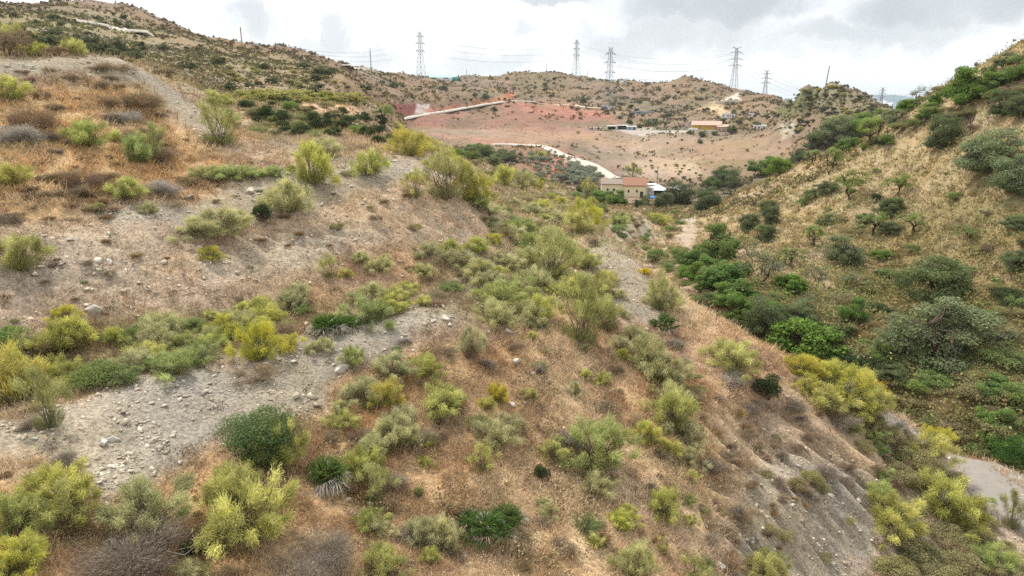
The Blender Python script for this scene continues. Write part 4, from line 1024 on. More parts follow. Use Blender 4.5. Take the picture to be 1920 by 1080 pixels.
# big building with ochre front
loc, rz, mp = frame_of(1324, 247, G_); e = empty('farm_building', loc, rz - .08, 'wide building with pink roof and ochre front wall behind the flat pale yard', 'building', None, .66)
MB().box(-12, 8, 6, 16, -1, 5.2).build('wall', m_ochre, e); MB().box(-14, -7, 1.5, 6, -1, 2.9).build('wall', m_white, e)
MB().box(8, 16, 2, 14, -1, 4.2).build('wall', m_pink, e); MB().gable(-12.6, 11, 4.5, 17, 5.2, 8.2, 'x').build('roof', m_pink, e)
MB().box(-7, 9, 0, 6, -1, 1.6).build('terrace', m_conc, e); MB().gable(7.5, 16.5, 1.5, 14.5, 4.2, 5.8, 'x').build('roof', m_pink, e)
windows(e, [(10, 1.5), (13, 1.5)], 2, 1.0, 1.1); windows(e, [(-12, .8), (-9.5, .8)], 1.5, .9, .9)
shed(1361, 221, 5.4, 5, 3.0, m_white, m_white, 'white two-winged house above the ochre-fronted building', 'house', name='house', rmin=G_, wins=((-1.5, 1.1), (1.2, 1.1)))
shed(1374, 221, 2.6, 3, 2.2, m_white, m_white, 'small white cube house right beside the two-winged white house', 'house', name='house', rmin=G_, wins=((0, .9),))
shed(1409, 219, 3.2, 3, 2.0, m_white, m_white, 'lone white house under the lone hill, higher of two', 'house', name='house', rmin=G_, wins=((-.8, .8),))
shed(1425, 243, 7.6, 5, 2.5, m_white, m_white, 'long white bungalow near the foot of the lone hill', 'house', name='bungalow', rmin=G_, wins=((-2.6, .9), (-.6, .9), (2.2, .9)))
# on the skyline
def on_crest(px, y0, w, hh, **k): return None
shed(1149, 154.5, 5.6, 5, 2.8, m_white, m_metal, 'white building right behind the nearest pylon on the skyline', 'building', name='building', rmin=500, wins=((-1, 1.2),), roof='gable')
shed(1168, 156, 6.4, 5, 3.2, m_white, m_white, 'plain white block building on the skyline right of the pylon', 'building', name='building', rmin=500, wins=((1.8, 1.4),))
shed(1158, 155.5, 2.6, 3, 2.0, m_yel, m_yel, 'small yellow cabin between the two white skyline buildings', 'cabin', name='cabin', rmin=500, door=0)
shed(1111, 149, 6.5, 4, 1.3, m_conc, m_metal, 'low pale shed on the skyline left of the nearest pylon', 'shed', rmin=500, door=2)
loc, rz, mp = frame_of(835, 151, 600); e = empty('netted_building', loc, rz, 'white building with green netting and teal roof on the left skyline', 'building')
MB().box(-7.5, 6, 0, 8, -2, 2.9).build('wall', m_white, e); MB().gable(-14, 7, 9.6, 26, 3.0, 5.2, 'x').build('roof', m_tealr, e)
MB().box(-16, 13, 9, 9.3, -2, 3.1).build('net_screen', m_green, e); MB().box(6.2, 13, 2, 2.3, -2, 3.4).build('net_screen', m_green, e); MB().box(-1.5, 2.5, -.06, 0, 1.7, 2.5).build('opening', m_dark, e)
loc, rz, mp = frame_of(1362, 194, G_); e = MB(); g = np.random.default_rng(5)
for i in range(26):
    x_ = -8 + i * .6; z_ = i * .06; e.box(x_, x_ + .58, g.random() * .8, 1.8, -1 + z_ - g.random(), 1.3 + z_ + g.random() * .8)
o = e.build('terrace_wall', m_stone); o.location = loc; o.rotation_euler = (0, 0, rz); tagobj(o, 'rough white stone terrace wall on the hillside left of the tall right pylon', 'wall')
# ------------------------------------------------------------------ pylons, masts, cables
def bars(segs, rad):
    mb = MB()
    for a, b_ in segs: mb.tube([a, b_], [rad, rad], 3)
    return mb
def pylon(px, ybase, ytop, label, arms='short', rz=0.0, rmin=500, rad=.16, basew=.19, behind=0, topw=.04):
    x, y, z, dep, r = pick(px, ybase, rmin)
    if behind: x *= 1 + behind / r; y *= 1 + behind / r; z -= behind * .02
    H = (ybase - ytop) * dep * (1 + behind / r) / FPX + .5
    e = empty('electricity_pylon', (x, y, z - .5), rz, label, 'pylon', 'lattice electricity pylons')
    bw, ww, tw = H * basew / 2, H * .075 / 2, H * topw / 2
    def hw(t): return bw + (ww - bw) * min(t / .58, 1) if t < .58 else ww + (tw - ww) * (t - .58) / .42
    lv = [0, .15, .28, .39, .48, .55, .62, .70, .78, .85, .92, 1.0] if r < 1e9 else []
    seg = []; leg = []
    cs = ((-1, -1), (1, -1), (1, 1), (-1, 1))
    for i in range(len(lv) - 1):
        a, b_ = lv[i], lv[i + 1]; A = [(cx_ * hw(a), cy_ * hw(a), a * H) for cx_, cy_ in cs]; B = [(cx_ * hw(b_), cy_ * hw(b_), b_ * H) for cx_, cy_ in cs]
        for k in range(4):
            seg += [(A[k], B[(k + 1) % 4]), (A[(k + 1) % 4], B[k]), (B[k], B[(k + 1) % 4])]; leg += [(A[k], B[k])]
    lm = bars(seg, rad * .5)
    for a_, b2 in leg: lm.tube([a_, b2], [rad * 1.15, rad * 1.15], 4)
    lm.build('lattice_tower', m_steel, e)
    al = {'short': .10, 'wide': .125, 'mid': .1}[arms] * H
    att = []
    for k, t in enumerate((.60, .75, .90) if arms != 'short' else (.62, .78, .92)):
        L = al * (1.0 if k != 1 else 1.12); seg = []
        for s in (-1, 1):
            tip = (s * (L + hw(t)), 0, t * H)
            for cy_ in (-1, 1): seg += [((s * hw(t), cy_ * hw(t), t * H), tip), ((s * hw(t), cy_ * hw(t), t * H + .035 * H), tip)]
            att.append((tip[0], 0, t * H - .02 * H))
        seg += [((-hw(t), 0, t * H), (hw(t), 0, t * H)), ((-hw(t), 0, t * H), (-hw(t) - L, 0, t * H)), ((hw(t), 0, t * H), (hw(t) + L, 0, t * H))]
        arm = bars(seg, rad * 1.2).build('cross_arm', m_steel, e)
        for s in (-1, 1):
            tip = (s * (L + hw(t)), 0, t * H); MB().tube([tip, (tip[0], 0, tip[2] - .03 * H)], [.12, .12], 4).build('insulator', m_conc, arm)
    for s in (-1, 1):
        L = al * (.75 if arms != 'short' else .35); tip = (s * (L + tw), 0, H * 1.035)
        bars([((s * tw, -tw, H), tip), ((s * tw, tw, H), tip), ((s * tw, 0, H * .97), tip), ((-s * tw * .5, 0, H), tip)], rad * .8).build('earth_wire_horn', m_steel, e)
    c, s_ = math.cos(rz), math.sin(rz)
    return [(x + a[0] * c - a[1] * s_, y + a[0] * s_ + a[1] * c, z - .5 + a[2]) for a in att]
A1 = pylon(790, 149.5, 67, 'tallest slim lattice pylon on the left of the distant skyline', 'short', .9, 600, .12, .16)
A2 = pylon(1080, 146.5, 80, 'slim lattice pylon on the round ridge at the centre skyline', 'short', .75, 600, .12, .19)
A3 = pylon(1141, 206, 98, 'nearest slim pylon standing on the hillside below the skyline', 'short', .7, 400, .11, .18)
A4 = pylon(1375, 171, 95, 'tall wide-armed pylon on the skyline right of the small summit', 'wide', .1, 500, .11, .17)
A5 = pylon(1433, 186, 134, 'smaller pale wide-armed pylon rightmost on the central ridge', 'wide', -.1, 500, .09, .17, behind=40)
A7 = pylon(517, 91, 79, 'top of a pylon just peeping over the big left hill', 'wide', 0, 400, .1, behind=8)
# the pylon on the plain side, seen between the lone hill and the right slope
def far_point(px, py, r):
    a, t = px_ray(px, py); return r * math.sin(a), r * math.cos(a), float(t) * r
xx, yy, zz_ = far_point(1650, 205, 640)
_pick = pick
def pick_fixed(*a): return (xx, yy, zz_, yy * math.cos(PITCH) - zz_ * math.sin(PITCH), 640)
pick = pick_fixed
A6 = pylon(1650, 205, 167, 'faint wide-armed pylon between the lone hill and the right slope', 'wide', -.2, 500, .085, .18)
pick = _pick
def cable(a, b_, sag, label, rad=.05):
    n = 25; a = np.array(a); b_ = np.array(b_); t = np.linspace(0, 1, n)[:, None]; p = a + (b_ - a) * t; p[:, 2] -= 4 * sag * (t * (1 - t))[:, 0]
    o = MB().tube(p, [rad] * n, 3).build('power_cable', m_steel); tagobj(o, label, 'power cable', 'power cables strung between the pylons')
LV = ('lower', 'middle', 'upper')
for (Aa, Bb, nm, sg) in ((A1, A2, 'from the tallest left pylon to the centre ridge pylon', 7), (A2, A4, 'from the centre ridge pylon to the tall right pylon', 8),
                     (A3, A4, 'from the nearest hillside pylon to the tall right pylon', 7), (A4, A5, 'from the tall right pylon to the pale pylon', 3), (A5, A6, 'from the pale pylon towards the plain', 8), (A7, A1, 'from behind the left hill to the tallest left pylon', 8)):
    for k in range(3):
        for s in (0, 1):
            cable(Aa[k * 2 + s], Bb[k * 2 + s], sg, LV[k] + (' left' if s == 0 else ' right') + ' cable ' + nm)
for (px, yb, yt, rmin, lean, lb, ra) in ((454, 86, 58, 380, 0, 'thin mast on the left hill crest', .22), (696, 136, 92, 480, 0, 'thin tall lattice mast left of the tallest pylon', .25), (875, 149, 131, 600, 0, 'short thin mast right of the green-netted building', .2),
    (1024, 139, 121, 600, 0, 'short mast on top of the round centre ridge', .2), (1101, 149, 132, 600, 0, 'short mast between the two centre pylons', .18), (1546, 172, 126, 250, .8, 'thick pale mast on the lone hill summit', .17), (1209, 157, 149, 600, 0, 'tiny mast right of the white skyline buildings', .15), (883, 150, 141, 600, 0, 'tiny pole beside the short mast on the left skyline', .15), (1393, 246, 232, 350, 0, 'pole by the round tree at the ochre-fronted building', .12),
    (1271, 231, 215, 350, 0, 'slim pole beyond the flat pale yard', .12), (1402, 219, 206, 350, 0, 'slim pole beside the higher lone white house', .12), (1672, 208, 195, 105, 0, 'slender stub pole at the foot of the right ridge', .10)):
    p = pick(px, yb, rmin)
    if p is None: continue
    x, y, z, dep, r = p; H = (yb - yt) * dep / FPX
    e = empty('mast', (x, y, z), 0, lb, 'mast')
    seg = []; w = ra * 1.6
    for k in range(3):
        a0 = k * 2.094; a1 = a0 + 2.094
        A = (w * math.cos(a0), w * math.sin(a0), 0); B = (w * .5 * math.cos(a0) + lean, w * .5 * math.sin(a0), H); seg.append((A, B))
        for q in range(8):
            f = q / 8; f2 = (q + 1) / 8
            seg.append(((w * (1 - f / 2) * math.cos(a0) + lean * f, w * (1 - f / 2) * math.sin(a0), H * f), (w * (1 - f2 / 2) * math.cos(a1) + lean * f2, w * (1 - f2 / 2) * math.sin(a1), H * f2)))
    bars(seg, ra * .35).build('lattice_shaft', m_steel, e)
    MB().tube([(lean, 0, H), (lean, 0, H + H * .06)], [ra * .3, ra * .2], 4).build('antenna_tip', m_steel, e)

# ------------------------------------------------------------------ rocks, each one a thing
m_rock = simple_mat('rock', (.50, .46, .40), nscale=9, namp=.9, rough=.95); m_rockd = simple_mat('dark_rock', (.40, .36, .31), nscale=5, namp=.7, rough=.95)
def rock_mesh(seed, flat=.6):
    g = np.random.default_rng(seed); import bmesh
    bm = bmesh.new(); bmesh.ops.create_icosphere(bm, subdivisions=3, radius=.5)
    pl = unit(g.normal(size=(14, 3))); dd = .22 + g.random(14) * .2
    for v in bm.verts:
        p = np.array(v.co)
        for k in range(14):
            q = p @ pl[k]
            if q > dd[k]: p = p - pl[k] * (q - dd[k])
        p = p * (1 + .05 * math.sin(9 * p[0] + seed) + .03 * math.sin(23 * p[1]) + .02 * math.sin(41 * p[2] + p[0] * 30)); v.co = (p[0] * 1.2, p[1], p[2] * flat)
    me = bpy.data.meshes.new('rock'); bm.to_mesh(me); bm.free(); return me
RK = [rock_mesh(k, (.75, .45, .6, .35)[k % 4]) for k in range(8)]
RKM = []
for k, me in enumerate(RK):
    me.materials.append(m_rock if k % 2 == 0 else m_rockd); RKM.append(me)
ROCKS = [(176, 582, 34, 0, 'big pale angular boulder on the bank left of the green strip'), (193, 832, 26, 0, 'left one of the two white rocks on the grey scree'), (212, 826, 24, 2, 'right one of the two white rocks on the grey scree'),
 (642, 694, 34, 2, 'large pale slab where the grey scree meets dry grass'), (969, 680, 27, 2, 'pale flat rock in the grass right of centre'), (954, 622, 18, 0, 'small pale rock above the central grass'), (372, 258, 16, 2, 'pale stone under the tall broom by the upper scree'),
 (355, 372, 26, 1, 'tawny block on the rim under the silver-grey shrub'), (470, 360, 26, 2, 'pale slab on the rim scree left of the big broom'), (480, 377, 18, 1, 'smaller slab under the pale slab on the rim'), (1010, 730, 14, 0, 'small white stone below the flat pale rock'),
 (323, 818, 14, 0, 'small squarish white stone on the scree'), (308, 832, 13, 1, 'small tan stone beside the squarish white stone'), (213, 876, 18, 2, 'pale stone at the lower tip of the scree'), (338, 868, 16, 2, 'pale stone at the edge of orange grass'), (200, 945, 14, 0, 'white stone between the two lower-left brooms'),
 (63, 823, 14, 2, 'pale stone at the far left of the scree'), (430, 890, 26, 1, 'tan slab between lime-green broom and the scree'), (1350, 1062, 24, 0, 'pale standing rock at the bottom edge right of centre'), (285, 756, 14, 1, 'tan stone at the top edge of the scree'), (518, 655, 18, 1, 'dark stone by the yellow broom at the track end'),
 (290, 428, 10, 2, 'small flat stone near the bank top'), (115, 493, 16, 2, 'flat pale stone on the left bank face'), (80, 502, 18, 3, 'low flat stone on the left bank face'), (205, 492, 18, 2, 'pale flat stone high on the bank face'), (135, 450, 18, 3, 'wedge-shaped stone at the bank top'), (385, 437, 14, 2, 'pale stone below the spreading pale broom'),
 (1085, 845, 12, 1, 'grey stone left of the green broom'), (960, 760, 16, 3, 'narrow grey slab in brown grass'), (985, 757, 12, 3, 'thin grey slab beside the narrow one'), (637, 923, 12, 0, 'small white stone below the bottom-left fan palm'), (708, 928, 8, 0, 'tiny white stone left of the green tuft'), (836, 598, 22, 3, 'grey slab on the end of the grey track'), (812, 603, 16, 1, 'jagged grey stone on the end of the grey track'),
 (870, 1045, 16, 1, 'pinkish stone under the biggest clumped fan palm'), (662, 962, 14, 2, 'tan stone above the small broom at bottom'), (1010, 545, 12, 2, 'pale rock under the central brooms'), (1012, 578, 24, 0, 'pale angular rock among the central green brooms'), (722, 290, 12, 1, 'pale stone on the rim right of the broom pair'), (870, 352, 22, 3, 'dark slab stack at the rim between two brooms')]
for i, (px, py, w, k, lb) in enumerate(ROCKS):
    p = pick(px, py)
    s = w * p[3] / FPX * .95
    o = link('rock', RKM[(k * 2 + (i % 2 if k in (1, 3) else 0)) % 8] if k else RKM[0 if i % 2 == 0 else 2])
    o.location = (p[0], p[1], p[2] + s * .10); o.scale = (s, s * .8, s); o.rotation_euler = (random.uniform(-.4, .2), random.uniform(-.3, .3), random.random() * 6)
    tagobj(o, lb, 'rock', 'loose rocks on the slope')
# ------------------------------------------------------------------ plants set where the photograph shows them
# (kind, [(px, py of the foot, width in px of the 1920 frame, height factor, own label or nothing)])
SET = [
 ('round_shrub', [(490, 862, 158, .92, 'dense round deep green shrub at the edge of the grey scree')]),
 ('broom', [(522, 872, 92, 1.35, 'lime-green broom growing against the front of the round deep green shrub'), (465, 1000, 150, 1.15, 'big lime-green sprawling broom near the bottom left'), (430, 930, 90, .9, 'left arm of lime-green broom below the tan slab'), (120, 950, 115, 1.0), (830, 765, 75, .8), (1370, 690, 92, .8), (1262, 802, 80, 1.1),
   (1245, 970, 62, 1.1), (712, 1078, 72, 1.1), (70, 730, 85, .95), (110, 722, 65, 1.2), (22, 188, 58, .9), (585, 345, 74, 1.25), (692, 328, 58, 1.1), (940, 350, 46, 1.1), (1092, 440, 60, 1.0), (1745, 850, 60, .9), (1760, 965, 120, .9, 'widest yellow-green broom clump beside the grey track'), (1672, 985, 105, .8), (1790, 975, 60, .8), (1550, 765, 70, .8),
   (1610, 775, 90, .8), (40, 505, 85, 1.1), (100, 660, 52, 1.3), (1125, 552, 46, 1.1), (1085, 560, 60, 1.0), (1110, 600, 60, 1.0), (240, 372, 60, .8), (400, 192, 30, 1.0), (425, 196, 26, 1.0), (1165, 985, 45, .9), (1425, 1088, 70, .9), (142, 104, 36, 1.2), (66, 104, 44, .7), (30, 85, 50, 1), (25, 345, 60, .9), (1012, 300, 22, 1), (1460, 655, 40, .9), (1108, 395, 30, 1), (640, 800, 50, .8)]),
 ('pale_broom', [(275, 985, 140, .95, 'wide pale broom with thin sprays below the scree tip'), (740, 838, 95, .9), (750, 815, 70, 1.0), (928, 835, 72, .9), (675, 745, 65, .8), (735, 700, 70, .8), (1250, 715, 85, .9), (1210, 690, 78, 1.1), (885, 662, 56, 1.2), (930, 605, 75, .8), (1195, 1080, 70, 1.3), (1115, 925, 60, .9), (1290, 830, 60, 1.0),
   (545, 395, 78, 1.0), (420, 432, 110, .6), (380, 440, 70, .6), (975, 352, 46, 1.0), (1245, 575, 50, 1.1), (700, 565, 60, .8), (560, 560, 44, .9), (610, 290, 70, .6), (280, 400, 34, .9), (600, 655, 40, .7), (990, 600, 55, .9), (860, 500, 55, .8), (900, 520, 60, .8), (1000, 540, 60, .9), (985, 500, 60, .8), (1260, 760, 60, 1), (1580, 740, 60, .8), (350, 1080, 60, .6), (1020, 960, 45, .7), (705, 1000, 48, .8), (1290, 870, 45, 1), (1160, 660, 50, .8), (1185, 640, 50, .8)]),
 ('yellow_broom', [(730, 758, 52, 1.3, 'bright yellow-flowering broom in the middle of the foreground'), (45, 1062, 85, 1.0, 'bright yellow broom in the bottom left corner'), (10, 1085, 80, .7), (430, 628, 66, .8), (486, 672, 66, 1.4), (540, 655, 44, .9), (770, 292, 58, 1.1, 'large yellow broom on the left ridge below the round tree'), (800, 286, 40, 1.0), (1090, 425, 50, 1.3),
   (1590, 742, 90, .9), (1545, 715, 70, .8), (1500, 700, 60, .8), (30, 755, 115, 1.2, 'largest yellow-green broom at the left end of the green strip'), (925, 455, 30, .8), (1045, 520, 34, 1), (915, 765, 28, 1), (395, 488, 36, 1), (1755, 832, 45, 1), (1232, 418, 40, .6), (880, 375, 50, 1.6), (840, 330, 60, 1.0), (1440, 1080, 40, 1.3), (1515, 735, 40, 1), (120, 600, 40, .9), (650, 520, 24, 1), (1010, 355, 20, 1.2), (745, 245, 20, 1)]),
 ('gold_broom', [(1628, 752, 52, 1.2, 'golden-yellow broom in full flower on the spur edge'), (934, 752, 34, 1.4, 'small golden-yellow broom in the central dry grass'), (1210, 515, 20, .8)]),
 ('leggy_broom', [(410, 270, 78, .95, 'tall broom with bare stems beside the upper grey scree'), (836, 372, 82, 1.0, 'many-stemmed leggy broom on the rim of the bank'), (1085, 640, 95, 1.15, 'leggy broom with dark bare stems on the spur'), (1895, 990, 42, 1.6, 'thin leggy broom standing in the verge of the grey track'), (1030, 520, 85, 1.0), (95, 800, 70, 1.5), (1235, 580, 46, 1.4), (285, 295, 50, 1.1), (885, 380, 46, 1.3), (1140, 620, 50, 1.2), (780, 370, 40, 1.2), (1185, 340, 30, 1), (1100, 375, 30, 1.2), (620, 520, 40, 1)]),
 ('green_broom', [(1115, 865, 135, .8, 'green feathery broom right of centre in the foreground'), (35, 990, 75, 1.2), (165, 272, 66, .9), (258, 305, 50, 1.3), (692, 990, 52, .9), (690, 605, 80, .8), (385, 336, 55, .6), (430, 336, 55, .6), (470, 332, 45, .6), (512, 330, 40, .6), (330, 700, 80, .7), (375, 680, 60, .8), (930, 570, 70, .7), (965, 560, 70, .8), (20, 700, 50, 1), (1445, 1060, 45, .9), (1160, 420, 30, .8), (1060, 475, 40, .9), (1000, 470, 50, .9), (660, 685, 40, 1.2), (400, 655, 50, 1), (350, 650, 44, .9)]),
 ('fan_palm', [(612, 905, 80, 1.0, 'rounded bright-topped fan palm near the bottom left'), (912, 1010, 100, .9, 'biggest fan palm clump with dry grey fronds at bottom centre'), (952, 985, 72, .9, 'right-hand head of the clumped fan palm at bottom centre'), (885, 985, 62, .8, 'left-hand head of the clumped fan palm at bottom centre'), (615, 622, 72, .8, 'dark fan palm at the foot of the bank above the scree track'), (655, 615, 50, .8, 'smaller fan palm touching the dark one above the scree track'), (1245, 620, 56, 1.0, 'round dark fan palm on the right flank of the spur')]),
 ('dark_shrub', [(1018, 900, 36, 1.2, 'small blue-green dense shrub alone in the straw grass'), (1438, 748, 66, 1.1, 'dark green shrub among brooms on the spur edge'), (490, 415, 50, 1.0), (740, 275, 40, 1.0), (712, 272, 34, .8), (715, 235, 26, .7), (605, 243, 46, .7), (640, 244, 36, .8), (500, 222, 40, .8), (530, 228, 36, .8), (580, 208, 30, .5), (620, 240, 30, .7), (1195, 390, 20, 1), (690, 232, 30, .8), (465, 205, 36, .7), (360, 1040, 60, .6)]),
 ('green_shrub', [(190, 722, 85, .8, 'deep green leafy shrub in the green strip at left'), (235, 716, 70, .7), (300, 690, 64, .7), (460, 640, 50, .8), (150, 735, 60, .6), (1860, 838, 60, .8), (1835, 850, 50, .6), (1650, 850, 40, .7), (1530, 640, 40, .8), (1480, 845, 0, 1), (900, 292, 46, .8), (858, 296, 30, 1), (1330, 530, 50, 1), (1840, 1060, 34, .9), (1024, 470, 30, .8), (1215, 600, 0, 1), (745, 660, 22, .8)]),
 ('pink_flower_shrub', [(1892, 872, 75, 1.1, 'dark green bush with pink flowers beyond the grey track')]),
 ('grey_shrub', [(255, 1075, 190, .8, 'largest grey leafless shrub at the bottom left edge'), (622, 1050, 110, 1.0, 'dark grey twiggy shrub at the bottom edge left of centre'), (555, 1085, 110, .5), (118, 872, 52, .8), (1400, 775, 56, .8), (1330, 880, 46, .9), (1260, 650, 40, .8), (1490, 765, 46, .7), (1285, 750, 50, .8), (1060, 830, 56, .8), (680, 820, 46, .6), (1575, 800, 60, .8), (60, 800, 50, .7), (800, 1000, 40, .7), (770, 1010, 60, .7), (1710, 745, 0, 1), (1420, 760, 40, .6)]),
 ('silver_shrub', [(290, 362, 66, .85, 'silver-grey twiggy shrub beside a yellow-green broom on the left slope'), (1372, 722, 64, .6), (45, 265, 80, .9, 'dead shrub with pale twisted branches at the left edge'), (235, 232, 60, .9), (760, 640, 26, .8), (1690, 800, 34, .6), (1650, 690, 30, .5), (1700, 850, 0, .5), (560, 880, 0, .6)]),
 ('brown_shrub', [(490, 705, 74, .6), (60, 240, 90, .9), (275, 270, 80, .8), (300, 300, 50, 1.0), (205, 132, 66, .5), (240, 200, 90, .55), (265, 195, 80, .6), (105, 205, 36, .7), (75, 182, 34, .7), (60, 155, 30, .8), (40, 138, 30, .6), (110, 336, 70, .5), (150, 345, 80, .5), (200, 335, 60, .5), (130, 365, 60, .6), (195, 395, 50, .4), (90, 135, 30, .7), (210, 150, 30, .7), (225, 165, 26, .8), (180, 132, 30, .7), (850, 480, 40, .7), (990, 560, 50, .8), (830, 665, 50, .6), (965, 655, 40, .7), (1140, 770, 50, .8), (1200, 800, 50, .7), (830, 790, 60, .5), (850, 1040, 50, .6)]),
 ('heath', [(175, 397, 42, .8), (1430, 875, 0, 1), (1492, 915, 38, 1.0), (1520, 905, 46, 1.0), (1540, 925, 40, .9), (1700, 860, 80, .8), (1735, 880, 70, .8), (1660, 830, 60, .8), (1640, 800, 50, .8), (1720, 1045, 90, .8), (1690, 1020, 70, .8), (1780, 1020, 80, .8), (1800, 1065, 70, .8), (1750, 1060, 60, .8), (1830, 1000, 50, .7), (1610, 790, 40, .8), (1695, 905, 70, .8), (1740, 920, 60, .8), (1300, 690, 0, 1), (1250, 860, 0, 1), (1670, 880, 50, .8), (1710, 965, 60, .9), (1690, 1070, 60, .7), (1760, 1085, 80, .6), (1440, 895, 30, .8), (1545, 1050, 34, .8), (1470, 1010, 40, .8), (1320, 960, 30, .8), (1780, 905, 60, .8), (1590, 980, 30, .7), (1790, 935, 44, .7)]),
 ('brown_heath', [(18, 106, 80, 1.3), (1118, 460, 40, .85, 'round tawny brown bush on the crest of the spur'), (310, 145, 52, .7), (192, 168, 42, .8), (140, 153, 36, .8), (105, 104, 50, .7), (270, 195, 0, 1), (290, 400, 0, 1), (1450, 840, 36, .9), (1400, 820, 40, .8), (1360, 860, 36, .9), (1490, 840, 30, .8), (1410, 915, 36, .8), (1440, 1005, 40, .8), (1335, 990, 30, .9), (1590, 880, 34, .8), (100, 500, 22, .8), (160, 497, 30, .6), (100, 207, 26, .8)]),
 ('straw_tussock', [(765, 1000, 60, .8), (600, 870, 66, .7), (60, 870, 50, .6), (1120, 930, 50, 1.0), (1065, 1040, 50, .9), (1200, 1000, 46, .8), (880, 800, 50, .8), (1150, 900, 46, .8), (1500, 640, 30, .8)]),
 ('green_tussock', [(785, 928, 24, 2.2, 'narrow pale green grass tuft near bottom centre'), (1745, 800, 36, 1.9, 'tall pale blue-green plant beyond the spur edge'), (1290, 940, 40, 1.0), (1090, 655, 30, 1), (1320, 1085, 50, .8), (1455, 820, 0, 1)]),
]
HERO = []
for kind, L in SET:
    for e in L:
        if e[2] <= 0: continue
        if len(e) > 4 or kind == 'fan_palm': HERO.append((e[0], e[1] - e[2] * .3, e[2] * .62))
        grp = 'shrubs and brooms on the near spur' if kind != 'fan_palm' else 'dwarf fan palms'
        plant(kind, e[0], e[1], e[2] * 1.08, e[3], e[4] if len(e) > 4 else None, grp)

